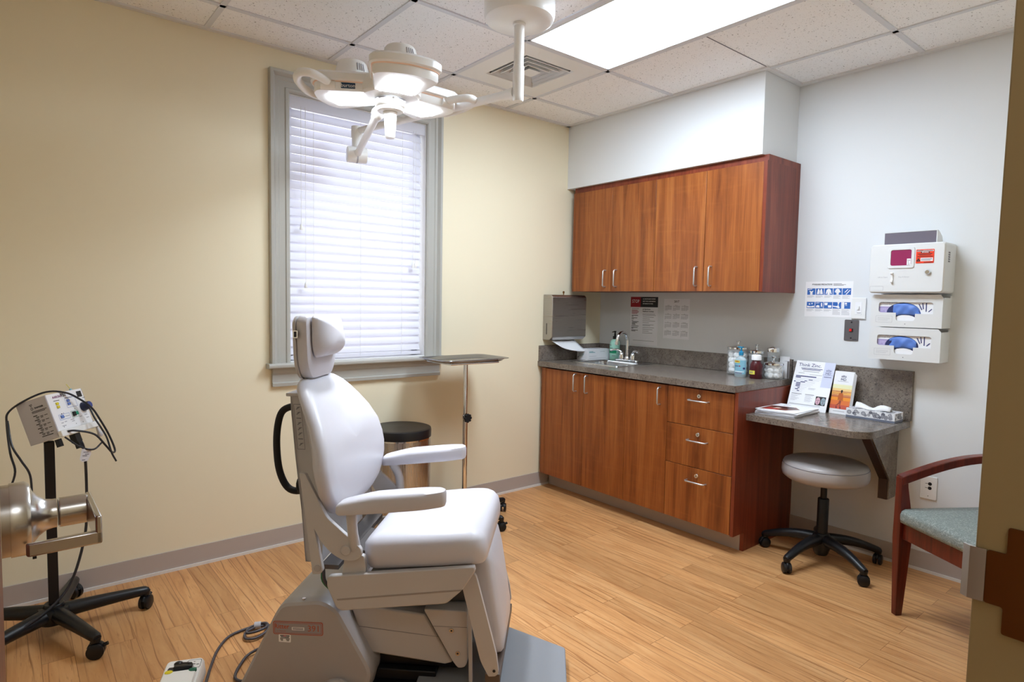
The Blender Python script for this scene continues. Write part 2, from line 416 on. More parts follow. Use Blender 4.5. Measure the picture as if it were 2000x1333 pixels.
# window: casing, sill, sash and glass
win = struct(thing('window_1', 'x', 'x', (0,0,0)))
for kk in ('label','category'): del win[kk]
def casing(prof, zb):
    rings = []
    for st in range(4):
        r = []
        for u, v in prof:
            if st == 0: r.append((WX0-u, -v, zb))
            if st == 1: r.append((WX0-u, -v, WZ1+u))
            if st == 2: r.append((WX1+u, -v, WZ1+u))
            if st == 3: r.append((WX1+u, -v, zb))
        rings.append(r)
    return rings
prof = [(-.004,.001),(-.004,.014),(.004,.019),(.016,.019),(.02,.013),(.05,.012),(.056,.017),(.07,.017),(.076,.024),(.084,.034),(.098,.034),(.1,.03),(.1,.001)]
B().loft(casing(prof, .992)).build('window_casing', CASING, win, ang=20)
b = B(); b.prism(rpoly([(-.055,.966),(-.055,.992),(.05,.992),(.05,.966)], [.01,.01,0,0]), -2.548, -1.462, 'x')
b.build('window_sill', CASING, win)
b = B(); b.prism([(-.001,.868),(-.02,.868),(-.022,.886),(-.014,.89),(-.016,.93),(-.026,.942),(-.028,.966),(-.001,.966)], -2.52, -1.486, 'x')
b.build('window_apron', CASING, win, ang=20)
b = B(); b.box(WX0, WX0+.05, .085, .125, WZ0, WZ1).box(WX1-.05, WX1, .085, .125, WZ0, WZ1).box(WX0, WX1, .085, .125, WZ0, WZ0+.05).box(WX0, WX1, .085, .125, WZ1-.05, WZ1)
b.build('window_sash', WHITEPL, win)
b = B(); b.box(WX0+.0003, WX0+.008, .0, .085, WZ0, WZ1).box(WX1-.008, WX1-.0003, .0, .085, WZ0, WZ1).box(WX0+.008, WX1-.008, 0, .085, WZ1-.008, WZ1-.0003).box(WX0+.008, WX1-.008, 0, .085, WZ0+.0003, WZ0+.006); b.build('window_liner', WHITEPL, win)
B().box(WX0+.045, WX1-.045, .103, .107, WZ0+.045, WZ1-.045).build('window_pane', GLASS, win)
# blind
bl = thing('window_blind', 'white slatted venetian blind hanging closed in the grey-framed window', 'blind', (-2.006, .04, .99))
bx = lambda x: x+2.006
b = B(); b.box(bx(-2.418), bx(-1.592), -.02, .03, 1.36, 1.405); b.build('headrail', BLIND, bl)
b = B(); b.prism(rpoly([(-.034,1.345),(-.026,1.345),(-.026,1.41),(-.034,1.41)], .003), bx(-2.422), bx(-1.59), 'x'); b.build('valance', BLIND, bl)
b = B(); pz = .0467; nz = 28
for i in range(nz):
    z = 1.325-i*pz; a = math.radians(67); d = .0262
    for sgn in (1,):
        dy, dz = cos(a)*d, sin(a)*d
        pr = []
        for t in (-1,-.5,0,.5,1): pr.append((dy*t-.0025*(1-t*t)*sin(a), z+dz*t+.0025*(1-t*t)*cos(a)))
        pr2 = [(p[0]-.0022*sin(a), p[1]+.0022*cos(a)) for p in pr[::-1]]
        b.prism(pr+pr2, bx(-2.414), bx(-1.607), 'x')
b.build('slats', BLIND, bl, ang=60)
b = B(); b.box(bx(-2.414), bx(-1.607), -.022, .022, .015, .032); b.build('bottom_rail', BLIND, bl)
for x in (-2.285, -1.742, -2.01):
    B().cyl((bx(x), -.026, .02), (bx(x), -.026, 1.35), .0012, n=6).build('ladder_cord', WHITEPL, bl)
for x, zt in ((-2.357, 1.73), (-2.333, 1.42), (-1.672, 1.56), (-1.657, 1.56)):
    cd = B().cyl((bx(x), -.036, zt-.99), (bx(x), -.036, 1.36), .0014, n=6).build('pull_cord', WHITEPL, bl)
    B().lathe([(.003,.03),(.006,.024),(.009,.006),(.008,0)], (bx(x), -.036, zt-.99-.028), n=12).build('tassel', WHITEPL, cd)
# door leaf at the left edge, opened into the room
ang = math.radians(90.6)
dr = bpy.data.objects.new('door_1', None); COL.objects.link(dr); struct(dr); dr.location = (-3.598, -3.095, .008); dr.rotation_euler = (0,0,ang)
B().box(0, .875, 0, .044, 0, 2.1).build('door_leaf', DOORW, dr, bevel=.002)
B().box(.875, .882, 0, .044, 0, 2.1).build('door_edge', DOOREDGE, dr)
# lever set; local x along the leaf, local -y away from its near face
lx, lz = .81, 1.036
hs = B().lathe([(.046,0),(.046,-.009)], (lx, -.0005, lz), 'y', 40).lathe([(.0475,-.0095),(.0475,-.025),(.044,-.03),(.034,-.033),(.026,-.039),(.0205,-.047),(.019,-.054),(.019,-.058)], (lx, 0, lz), 'y', 40).build('door_handle', NICKEL, dr)
b = B()
b.lathe([(.0195,-.0595),(.0195,-.092),(.0165,-.095)], (lx, 0, lz), 'y', 32)
b.box(lx-.106, lx+.016, -.098, -.091, lz-.018, lz+.018)
b.prism([(lx-.106,-.098),(lx-.106,-.024),(lx-.099,-.022),(lx-.096,-.098)], lz-.018, lz-.002, 'z')
b.build('handle_lever', NICKEL, hs, bevel=.002)
B().cyl((lx-.05,-.03,lz-.037),(lx-.05,-.034,lz-.037),.003).build('handle_pin', INK, hs)
# right-hand frame with the strike plate
fr = bpy.data.objects.new('door_2', None); COL.objects.link(fr); struct(fr); fr.location = (-2.742, YD, 0); fr.rotation_euler = (0, math.radians(1.3), 0)
B().box(0, .016, -.16, .012, 0, 2.13).build('door_jamb', JAMB, fr, bevel=.002)
B().box(-.9, 0, -.16, .012, 2.118, 2.13).build('door_head', JAMB, fr)
B().box(.016, .075, .0002, .012, 0, 2.18).build('door_casing', JAMB, fr, bevel=.003)
sz = 1.03
st = B().prism(rpoly([(-.012,-.031),(-.012,.031),(-.030,.031),(-.030,.062),(-.105,.062),(-.105,-.062),(-.030,-.062),(-.030,-.031)], .003), -.0025, .0, 'x').build('strike_plate', BRONZE, fr)
st.location = (-.0002, .012, sz)
b = B(); b.prism([(-.0115,-.0025),(.004,-.004),(.012,.002),(.0118,.0045),(.003,-.001),(-.0115,.0)], -.031, .031, 'z'); lp = b.build('strike_lip', NICKEL, fr); lp.location = (-.0002, .012, sz); lp.rotation_euler = (0,0,0)
lp.data.transform(Matrix(((0,1,0,0),(1,0,0,0),(0,0,1,0),(0,0,0,1))))
hb = B().prism(rrect(-.085,-.051,-.022,.022,.005), -.0031, -.0027, 'x').build('strike_hole', BRONZED, fr); hb.location = (0,.012,sz)
for zz in (.044, -.044):
    sc_ = B().lathe([(.0062,0),(.0062,-.0012),(.004,-.0016)], (-.0027, -.06, zz), 'x', 20).m(1).box(-.0046,-.0042,-.0625,-.0575,zz-.0009,zz+.0009).box(-.0046,-.0042,-.0609,-.0591,zz-.0025,zz+.0025).build('strike_screw', [BRASS, INK], fr)
    sc_.location = (0,.012,sz)
struct(B().box(-3.3,-2.7,-4.3,-3.7,2.67,2.6995).build('hall_fill_panel', mat('hall_fill_glow', rgb(255,255,255), .5, emit=(.92,.96,1,1), es=7)))  # added glowing panel, unseen behind the camera; fill light through the doorway
# ceiling lamp panel
lt = thing('ceiling_light', 'large white rectangular fluorescent ceiling panel, switched on', 'light', (-1.2951, -1.526, H))
hx, hy = (LX1-LX0)/2-.013, (LY1-LY0)/2-.013
b = B(); b.box(-hx, -hx+.014, -hy, hy, 0, .05).box(hx-.014, hx, -hy, hy, 0, .05).box(-hx, hx, -hy, -hy+.014, 0, .05).box(-hx, hx, hy-.014, hy, 0, .05).box(-hx, hx, -hy, hy, .05, .07)
b.build('light_frame', GRIDM, lt)
B().box(-hx+.0145, hx-.0145, -hy+.0145, hy-.0145, .006, .012).build('light_diffuser', TROFF, lt)
# air diffuser
vt = thing('air_vent', 'square white ceiling air vent with stepped louvres', 'vent', (-1.2951, -.6116, H))
hx = .6096/2-.013
def sqr(h, z): return [(-h,-h,z),(h,-h,z),(h,h,z),(-h,h,z)]
b = B(); b.loft([sqr(hx,.003), sqr(.175,.003), sqr(.168,.012)], cap=False); b.loft([sqr(hx,.0035), sqr(hx,.03)], cap=False)
b.build('vent_panel', WHITEPL, vt)
b = B().loft([sqr(.168,.012), sqr(.168,.1)], cap=False).box(-.168,.168,-.168,.168,.1,.104); b.build('vent_duct', DUCT, vt)
b = B()
for h0, h1 in ((.158,.132),(.118,.094),(.08,.058)):
    b.loft([sqr(h0-.004,.001), sqr(h0,.003), sqr(h1,.05), sqr(h1-.004,.05), sqr(h0-.006,.006)], cap=False)
b.loft([sqr(.045,.002), sqr(.02,.03)]); b.build('vent_louvres', WHITEPL, vt, flat=True)
# daylight
wd = bpy.data.worlds.new('world'); SC.world = wd; wd.use_nodes = True
bg = wd.node_tree.nodes['Background']; bg.inputs[0].default_value = (.93,.96,1,1); bg.inputs[1].default_value = 1.9
def area(name, loc, rot, sx, sy, power, col=(1,1,1), parent=None, spread=None):
    l = bpy.data.lights.new(name, 'AREA'); l.shape = 'RECTANGLE'; l.size = sx; l.size_y = sy; l.energy = power; l.color = col
    if spread: l.spread = spread
    o = bpy.data.objects.new(name, l); COL.objects.link(o); o.location = loc; o.rotation_euler = rot
    if parent: o.parent = parent
    return o
# ---------------------------------------------------------------- cabinets (white wall; local x right, -y into room)
def pull_v(par, x, y, z0, z1):      # vertical bar pull
    B().tube([(x,y,z0),(x,y-.022,z0),(x,y-.03,z0+.008),(x,y-.03,z1-.008),(x,y-.022,z1),(x,y,z1)], .0045, 10).build('handle', PULL, par)
def pull_h(par, x0, x1, y, z):
    B().tube([(x0,y,z),(x0,y-.022,z),(x0+.008,y-.03,z),(x1-.008,y-.03,z),(x1,y-.022,z),(x1,y,z)], .0045, 10).build('handle', PULL, par)
def door(par, x0, x1, z0, z1, yf, hx, hz0, hz1):
    d = B().box(x0+.0015, x1-.0015, yf, yf+.019, z0, z1).build('door', CHERRY, par, bevel=.001)
    pull_v(d, hx, yf, hz0, hz1)
def drawer(par, x0, x1, z0, z1, yf, hx, hz, lz):
    d = B().box(x0+.0015, x1-.0015, yf, yf+.019, z0, z1).build('drawer', CHERRYH, par, bevel=.001)
    pull_h(d, hx-.061, hx+.061, yf, hz)
    B().lathe([(.0125,0),(.0125,-.005),(.0105,-.008),(.006,-.008),(.0055,-.006)], (hx, yf, lz), 'y', 24).m(1).box(hx-.001, hx+.001, yf-.0086, yf-.008, lz-.005, lz+.005).build('lock', [CHROME, INK], d)
CHERRYH = CHERRY
UF = -.372
for i, (y0, y1, s, lab) in enumerate(((-.055, -.795, -.428, 'cherry wall cabinet with two doors, over the sink nearest the window wall'), (-.795, -1.535, -1.159, 'cherry wall cabinet with two doors, right one of the pair with the exposed end panel'))):
    t = thing('wall_cabinet', lab, 'cabinet', (0, y0, 0), WW, 'cherry cabinets over the counter')
    w = y0-y1; ww = w-(.02 if i else 0)
    B().box(0, ww, UF+.021, -.001, 1.42, 2.13).build('carcass', MAHOG, t)
    B().box(0, w, UF+.014, -.001, 2.131, 2.1655).build('top_filler', MAHOG, t)
    if i: B().box(ww+.0005, w, UF-.001, -.001, 1.417, 2.131).build('end_panel', MAHOG, t)
    sx = y0-s
    door(t, .0, sx, 1.42, 2.128, UF, sx-.045, 1.452, 1.565)
    door(t, sx, ww, 1.42, 2.128, UF, sx+.053, 1.452, 1.565)
BF = -.628
def base(lab, y0, y1, extra=0):
    t = thing('base_cabinet', lab, 'cabinet', (0, y0, 0), WW, 'cherry cabinets under the counter')
    w = y0-y1
    B().box(0, .018, BF+.021, -.001, .107, .872).box(w-.018, w, BF+.021, -.001, .107, .872).box(.018, w-.018, BF+.021, -.001, .107, .125).box(.018, w-.018, -.012, -.001, .125, .872).build('carcass', MAHOG, t); return t
t = base('wide cherry base cabinet with two tall doors under the sink', -.03, -.805)
B().box(0, .042, BF, BF+.019, .107, .872).build('filler_strip', CHERRY, t)
door(t, .043, .414, .107, .87, BF, .347, .742, .857); door(t, .414, .775, .107, .87, BF, .451, .742, .857)
t = base('narrow cherry base cabinet with a single tall door, between sink cabinet and drawers', -.805, -1.122)
door(t, 0, .317, .107, .87, BF, .265, .75, .85)
t = base('cherry base cabinet with three locking drawers at the counter end', -1.122, -1.549)
for z0, z1, hz, lz in ((.658,.87,.806,.832),(.427,.655,.579,.615),(.107,.424,.348,.382)): drawer(t, 0, .425, z0, z1, BF, .212, hz, lz)
B().prism([(-.522,.001),(-.522,.104),(BF-.001,.104),(BF-.001,.879),(-.001,.879),(-.001,.001)], .4275, .447, 'x').build('end_panel', MAHOG, t)
struct(B().box(-.524, -.515, -1.548, -.015, 0, .106).build('baseboard_toe_kick', BASEM))
# worktop with the sink cut-out and splashbacks
CT = .916
t = thing('worktop', 'brown speckled laminate counter top with splashback over the base cabinets', 'countertop', (0, 0, CT), WW)
SX0, SX1, SY0, SY1 = .19, .575, -.452, -.155       # local cut-out
b = B(); z0, z1 = -.036, 0
b.box(.001, SX0, -.645, -.001, z0, z1).box(SX1, 1.558, -.645, -.001, z0, z1).box(SX0, SX1, -.645, SY0, z0, z1).box(SX0, SX1, SY1, -.001, z0, z1)
b.build('slab', GRANITE, t)
o = B().box(.02, 1.547, -.02, -.001, .0003, .111).build('backsplash', GRANITE, None, bevel=.002); at(o, (0,0,CT), WW); tag(o, 'long speckled splashback strip along the white wall behind the sink', 'backsplash')
o = B().box(.001, .0195, -.64, -.001, .0003, .111).build('backsplash', GRANITE, None, bevel=.002); at(o, (0,0,CT), WW); tag(o, 'short speckled splashback strip under the paper towel dispenser', 'backsplash')
# sink
s = thing('sink', 'small stainless steel drop-in sink in the speckled counter', 'sink', (0, -.3825, CT), WW)
hx = .215
b = B(); rim = lambda x0,x1,y0,y1,r,z: [(p[0],p[1],z) for p in rrect(x0,x1,y0,y1,r,5)]
b.loft([rim(-hx,hx,-.475,-.082,.02,.0005), rim(-hx+.002,hx-.002,-.473,-.084,.02,.005), rim(-.178,.178,-.442,-.172,.045,.004), rim(-.172,.172,-.436,-.178,.05,-.004), rim(-.165,.165,-.43,-.185,.05,-.14), rim(-.12,.12,-.385,-.23,.05,-.152)], cap=False)
b.face([b.bm.verts.new(p) for p in rim(-.12,.12,-.385,-.23,.05,-.152)])
b.build('basin', SINKM, s)
B().lathe([(.038,-.1515),(.038,-.149),(.03,-.1485),(.001,-.1505)], (0,-.307,0)).build('drain', CHROME, s)
# faucet
f = thing('faucet', 'chrome gooseneck faucet with two lever handles behind the sink', 'faucet', (-.122, -.386, CT+.0045), WW)
B().prism(rrect(-.105,.105,-.026,.026,.025), .0005, .014, 'z').build('base_plate', CHROME, f, bevel=.003)
zz = .0145
pts = [(0,0,zz),(0,0,.15)]+[(-.002-.0*i,-.055+.055*cos(PI*i/8)*1.0,.15+.062*sin(PI*i/8)) for i in range(1,8)]+[(-.004,-.112,.146),(-.004,-.114,.13)]
B().lathe([(.02,zz),(.02,.022),(.0135,.034)], n=24).tube(pts, .0112, 14).lathe([(.0135,.132),(.0135,.112),(.01,.11)], (-.004,-.114,.012), n=20).build('spout', CHROME, f)
for sx in (-1, 1):
    h = B().lathe([(.021,zz),(.021,.03),(.017,.05),(.013,.06),(.006,.066)], (.052*sx,0,0), n=24)
    h.tube([(.052*sx,0,.05),(.06*sx,-.004,.068),(.078*sx,-.014,.078),(.105*sx,-.026,.079),(.128*sx,-.034,.072)], [.011,.010,.0085,.0075,.0085], 12, 4)
    h.build('lever_handle', CHROME, f)
# soap pump bottle
t = thing('soap_bottle', 'mint green soap bottle with black pump beside the faucet', 'soap bottle', (-.06, -.212, CT), WW)
B().lathe([(.036,0),(.0385,.004),(.0385,.118),(.036,.134),(.026,.148),(.016,.154),(.0145,.162)]).build('bottle', MINT, t)
b = B()
def wrap(b, r, z0, z1, a0, a1, mi, n=12):
    b.m(mi); R = [[(r*sin(math.radians(a0+(a1-a0)*i/n)), -r*cos(math.radians(a0+(a1-a0)*i/n)), z) for i in range(n+1)] for z in (z0, z1)]
    return b.loft(R, False, False)
wrap(b, .0388, .05, .072, -100, 60, 0); wrap(b, .0388, .108, .112, -60, 0, 1); wrap(b, .0388, .086, .09, -70, 20, 1); wrap(b, .0388, .094, .097, -70, -20, 0); wrap(b, .0388, .03, .034, 10, 50, 1); wrap(b, .0388, .03, .034, -70, -45, 1)
b.build('label', [GREENL, INKG], t)
B().lathe([(.0165,.155),(.0165,.176),(.008,.18),(.006,.2),(.005,.206)], n=20).box(-.006,.006,-.008,.006,.206,.216).tube([(0,-.004,.211),(-.002,-.03,.208)], [.005,.003], 8).build('pump', BLACKP, t)
# box of gloves at the back corner
t = thing('glove_box', 'white printed cardboard glove box beside the soap bottle', 'box', (-.16, -.086, CT), 0)
b = B().box(-.12,.12,-.062,.052,0,.078).build('carton', PAPERG, t)
b = B()
yl = -.0623; xl = -.1203
def bars(b, o, xd, yd, rows, h, mi):
    """rows of print: (x0, x1, y)"""
    xd, yd, o = V(xd), V(yd), V(o); b.m(mi)
    for x0, x1, y in rows: b.quad([o+xd*x0+yd*(y-h/2), o+xd*x1+yd*(y-h/2), o+xd*x1+yd*(y+h/2), o+xd*x0+yd*(y+h/2)])
bars(b, (-.12,yl,0), (1,0,0), (0,0,1), [(.012,.055,.062),(.012,.075,.055)], .004, 1); bars(b, (-.12,yl,0), (1,0,0), (0,0,1), [(.012,.09,.027),(.012,.2,.012),(.13,.18,.06)], .0022, 2)
bars(b, (xl,.052,0), (0,-1,0), (0,0,1), [(.012,.04,.062),(.05,.07,.064),(.02,.075,.045),(.018,.07,.036),(.02,.06,.028)], .003, 1); bars(b, (xl,.052,0), (0,-1,0), (0,0,1), [(.008,.022,.021),(.006,.016,.014)], .004, 3)
b.build('printing', [PAPERG, mat('teal_print', rgb(90,160,170), .6), INKL, NAVY], t)
b = B().prism(rrect(-.06,.06,-.03,.02,.02), .0782, .0786, 'z'); b.build('opening', INKL, t)
# paper towel dispenser on the yellow wall
t = thing('towel_dispenser', 'brushed steel paper towel dispenser on the yellow wall over the counter corner', 'towel dispenser', (-.43, 0, 1.068))
b = B(); X0, X1, D = -.172, .172, -.098
b.prism([(-.001,0),(-.001,.325),(-.082,.325),(D,.309),(D,.022),(-.07,.0)], X0, X1, 'x')
b.build('case', STEEL, t, bevel=.004)
B().box(X0-.0006, X0+.001, -.045, -.038, .04, .12).build('level_slot', INK, t)
B().lathe([(.004,0),(.004,.012)], (.0,-.03,.3255), n=12).lathe([(.002,-.003),(.009,-.002),(.009,.002),(.002,.003)], (0,-.03,.345), 'y', 16).build('key', BRASS, t)
pt = B(); n = 14; rings = []
for i in range(n+1):
    u = i/n
    rings.append([(X0+.03+.04*u, -.05-.01*u, -.002+.0-.0*u), (X1-.05+.0*u, -.055-.01*u, -.002)])
cl = [(-.13,-.05,.004),(.105,-.05,.004),(.10,-.075,-.045),(.185,-.098,-.078),(.155,-.1,-.069),(-.09,-.115,-.04),(-.125,-.095,-.012)]
pp = B(); R = []
for j in range(9):
    v = j/8; row = []
    for i in range(9):
        u = i/8
        a = V((-.135,-.045,.003))*(1-v)+V((-.10,-.12,-.042))*v; c = V((.10,-.045,.003))*(1-v)+V((.16+.02*v,-.10,-.082))*v
        p = a*(1-u)+c*u; p.z -= .012*sin(PI*u)*v; p.y += .012*sin(2*PI*u)*v; row.append(tuple(p))
    R.append(row)
pp.loft(R, False, False); tw = pp.build('paper_towel', PAPER); tw.location = (-.43, -.005, 1.068-.006)
md = tw.modifiers.new('Solid', 'SOLIDIFY'); md.thickness = .0015
tag(tw, 'white paper towel hanging from the slot of the steel dispenser', 'paper towel')
# ---------------------------------------------------------------- papers on the white wall
def sheet(name, lab, cat, y, z, w, h, rot=0):
    t = thing(name, lab, cat, (0, y, z), (0)); t.rotation_euler = (0, 0, WW); return t
def rect(b, x0, x1, z0, z1, mi, lift=0): b.m(mi); return b.quad([(x0,-lift,z0),(x1,-lift,z0),(x1,-lift,z1),(x0,-lift,z1)])
XD, ZD = (1,0,0), (0,0,1)
t = sheet('poster', 'tall white notice with a red and black STOP heading, behind the faucet', 'poster', -.428, 1.04, .248, .347)
b = B(); w2 = .124; b.m(0).box(-w2,w2,-.0008,0,0,.349); e = .001
rect(b, -w2, -w2+.093, .275, .349, 1, e); rect(b, -w2+.093, w2, .275, .349, 2, e)
b.m(3).text('STOP', .034, (-w2+.0465,-e,.316), XD, ZD, bold=.0004, wide=.82)
b.text('ALL HEALTHCARE WORKERS', .0098, (-w2+.112,-e,.334), XD, ZD, 'LEFT', bold=.0003, wide=.88).text('MUST WASH HANDS BEFORE', .0098, (-w2+.112,-e,.317), XD, ZD, 'LEFT', bold=.0003, wide=.88).text('RETURNING TO WORK', .0098, (-w2+.112,-e,.3), XD, ZD, 'LEFT', bold=.0003, wide=.88)
b.m(2).text('ATTENTION', .0125, (-w2+.112,-e,.258), XD, ZD, 'LEFT', bold=.0004).text('Healthcare workers', .0125, (-w2+.112,-e,.244), XD, ZD, 'LEFT', bold=.0004)
rows = [(.112,.225,.225),(.112,.232,.2165),(.115,.215,.203),(.115,.18,.189),(.115,.227,.175),(.115,.172,.162),(.115,.215,.148),(.115,.185,.141),(.115,.22,.127),(.115,.205,.114),(.115,.172,.101),(.115,.205,.088)]
bars(b, (-w2,-e,0), XD, ZD, rows, .0028, 4)
bars(b, (-w2,-e,0), XD, ZD, [(.012,.078,.263)], .003, 4)
bars(b, (-w2,-e,0), XD, ZD, [(.012,.066,.251),(.012,.078,.243),(.012,.074,.235),(.012,.064,.227)], .0042, 5)
bars(b, (-w2,-e,0), XD, ZD, [(.012,.072,.213),(.012,.028,.206),(.012,.064,.195),(.012,.034,.188),(.012,.028,.176),(.016,.078,.167),(.016,.064,.16),(.016,.046,.153),(.016,.05,.146),(.012,.078,.135),(.012,.07,.124),(.012,.03,.117),(.012,.074,.105),(.012,.05,.098)], .0038, 2)
bars(b, (-w2,-e,0), XD, ZD, [(.03,.22,.03)], .0022, 4)
b.build('notice_sheet', [PAPERG, RED, INK, PAPER, INKG, REDT], t)
t = sheet('calendar', 'small white 2017 year calendar taped on the wall under the cabinets', 'calendar', -.71, 1.1, .21, .275)
b = B(); w2 = .106; b.m(0).box(-w2,w2,-.0008,0,0,.277)
b.m(1).text('2017', .02, (0,-e,.258), XD, ZD, bold=.0004)
import calendar as CAL
for mth in range(12):
    cx = -.068+.068*(mth%3); zt = .232-.0585*(mth//3)
    b.m(1).text(CAL.month_name[mth+1], .0062, (cx,-e,zt), XD, ZD)
    bars(b, (cx,-e,zt-.006), XD, ZD, [(-.028,.028,0)], .0016, 1)
    for r_, wk in enumerate(CAL.Calendar(6).monthdayscalendar(2017, mth+1)):
        for d_, dd in enumerate(wk):
            if dd: bars(b, (cx-.028+.0082*d_,-e,zt-.0115-.0056*r_), XD, ZD, [(0,.0056,0)], .0034, 2)
b.build('calendar_sheet', [PAPERG, INK, INKL], t)
t = sheet('precautions_sheet', 'white sheet with two rows of blue pictograms, left of the light switch', 'poster', -1.727, 1.283, .256, .2)
b = B(); w2 = .13; b.m(0).box(-w2,w2,-.0008,0,0,.2)
b.m(2).text('STANDARD PRECAUTIONS', .0092, (-.037,-e,.184), XD, ZD, bold=.0003)
bars(b, (-w2,-e,0), XD, ZD, [(.155,.2,.187),(.155,.222,.182),(.155,.21,.178)], .0022, 3); bars(b, (-w2,-e,0), XD, ZD, [(.05,.15,.178)], .0018, 4)
pw, ph = .0455, .0365
def ell(b, cx, cz, rx, rz, mi, n=14, lift=e*1.3): b.m(mi); b.face([b.bm.verts.new((cx+rx*cos(2*PI*k/n), -lift, cz+rz*sin(2*PI*k/n))) for k in range(n)])
def poly(b, pts, mi, lift=e*1.3): b.m(mi); b.face([b.bm.verts.new((x,-lift,z)) for x, z in pts])
for i in range(5):
    for j, z0 in enumerate((.125, .048)):
        x0 = -w2+.011+.0485*i; rect(b, x0, x0+pw, z0, z0+ph, 1, e)
        q = lambda *pts: poly(b, [(x0+pw*u, z0+ph*v) for u, v in pts], 0)
        el = lambda u, v, ru, rv: ell(b, x0+pw*u, z0+ph*v, pw*ru, ph*rv, 0)
        if j == 0:
            if i == 0: q((.36,.02),(.66,.02),(.66,.4),(.78,.6),(.66,.62),(.52,.5),(.36,.64),(.24,.58),(.36,.4)); q((.05,.78),(.6,.86),(.6,.95),(.08,.9))
            if i == 1: q((.12,.1),(.46,.1),(.48,.6),(.38,.92),(.26,.9)); q((.54,.1),(.88,.1),(.74,.9),(.62,.92),(.52,.6))
            if i == 2: q((.36,.02),(.66,.02),(.66,.5),(.76,.1),(.88,.12),(.76,.74),(.6,.92),(.42,.92),(.24,.74),(.14,.12),(.26,.1),(.36,.5))
            if i == 3: el(.5,.58,.28,.36); q((.36,.02),(.66,.02),(.64,.3),(.38,.3)); el(.22,.48,.06,.09); el(.8,.48,.06,.09)
            if i == 4: q((.24,.4),(.6,.88),(.68,.82),(.32,.34)); q((.38,.1),(.86,.78),(.92,.7),(.46,.04))
        else:
            if i == 0: q((.06,.08),(.94,.14),(.94,.4),(.5,.3),(.06,.4)); el(.34,.66,.09,.12); el(.66,.74,.08,.11)
            if i == 1: q((.1,.12),(.56,.12),(.52,.42),(.34,.52),(.14,.42)); el(.78,.72,.09,.14); q((.7,.12),(.8,.4),(.92,.1),(.86,.6),(.7,.6)); q((.1,.78),(.5,.82),(.5,.88),(.1,.86))
            if i == 2: q((.1,.5),(.4,.5),(.46,.88),(.06,.88)); q((.52,.14),(.9,.14),(.92,.5),(.5,.5))
            if i == 3: q((.02,.3),(.4,.22),(.7,.06),(.86,.14),(.68,.5),(.72,.8),(.84,.98),(.54,.98),(.62,.7),(.58,.42),(.3,.4),(.02,.44))
            if i == 4: q((.02,.02),(.3,.02),(.3,.98),(.02,.98)); el(.48,.78,.13,.15); q((.4,.48),(.62,.48),(.62,.54),(.4,.54))
        bars(b, (x0,-e,z0), XD, ZD, [(0,.036,-.006),(0,.042,-.0105),(0,.03,-.015)]+([(0,.04,-.0195)] if i > 2 else []), .0016, 4)
        if i > 2 and j: bars(b, (x0,-e,z0), XD, ZD, [(0,.042,-.024-.0045*q_) for q_ in range(3)], .0016, 4)
b.build('pictogram_sheet', [PAPER, BLUE, INK, INKG, INKL], t)
t = thing('light_switch', 'white light switch plate at the corner of the pictogram sheet', 'switch', (-.003, -1.893, 1.335), WW)
b = B().box(-.0365,.0365,-.006,.0015,-.057,.057); b.build('switch_plate', WHITEPL, t, bevel=.002)
B().box(-.017,.017,-.0075,-.0061,-.034,.034).build('switch_frame', PAPER, t, bevel=.001)
B().box(-.005,.005,-.014,-.0076,-.006,.012).m(1).box(-.006,.014,-.0078,-.0076,-.026,-.0235).build('toggle', [WHITEPL, INKG], t)
t = thing('call_button', 'grey metal wall plate with a small red square button', 'call button', (0, -1.86, 1.214), WW)
B().prism(rrect(-.037,.037,-.058,.058,.006), -.0045, .0003, 'y').build('button_plate', mat('grey_plate', rgb(112,110,114), .38, .6), t, bevel=.001)
B().box(-.0085,.0085,-.008,-.0046,-.0095,.0095).build('button_housing', INK, t)
B().box(-.0085,.004,-.0105,-.0081,-.006,.0085).build('red_button', REDLED, t)
for z in (.044, -.043): B().cyl((0,-.0046,z),(0,-.0056,z),.0045).build('plate_screw', INK, t)
B().box(.008,.03,-.0048,-.0046,-.051,-.0485).build('plate_mark', INK, t)
t = thing('wall_outlet', 'white wall outlet plate seen under the arm of the guest chair', 'outlet', (-.001, -2.269, .435), WW)
B().prism(rrect(-.0365,.0365,-.058,.058,.004), -.006, .0005, 'y').build('outlet_plate', WHITEPL, t, bevel=.0015)
for z in (.021, -.001): B().cyl((.006,-.0061,z),(.006,-.0068,z),.0085).box(-.014,-.004,-.0068,-.0061,z-.001,z+.001).build('socket', INK, t)
b = B(); b.cyl((0,-.0061,-.042),(0,-.0066,-.042),.002); b.build('outlet_screw', INK, t)
# ---------------------------------------------------------------- jars and bottles at the counter end
def jar(lab, x, y, r, h, lidr, lidh, knob, group=None):
    t = thing('glass_jar', lab, 'jar', (x, y, CT), 0)
    B().lathe([(r*.93,0),(r,.006),(r,h),(r-.0028,h),(r-.0028,.008),(r*.9,.0045)], n=36).build('glass', CLEAR, t)
    b = B().lathe([(lidr,h+.0006),(lidr,h+lidh),(lidr*.96,h+lidh+.002),(.012,h+lidh+.012),(.004,h+lidh+.014)], n=36)
    l = b.build('lid', CHROME, t)
    if knob: B().lathe([(.004,h+lidh+.0145),(.0035,h+lidh+.022),(.012,h+lidh+.034),(.0125,h+lidh+.038),(.003,h+lidh+.041)], n=18).build('knob', CHROME, l)
    return t
jar('largest lidded glass jar, full of cotton balls, leftmost on the counter end', -.125, -1.262, .064, .158, .067, .01, True)
jar('small squat glass jar of cotton balls with a chrome lid, right of the maroon bottle', -.142, -1.499, .054, .082, .055, .01, True)
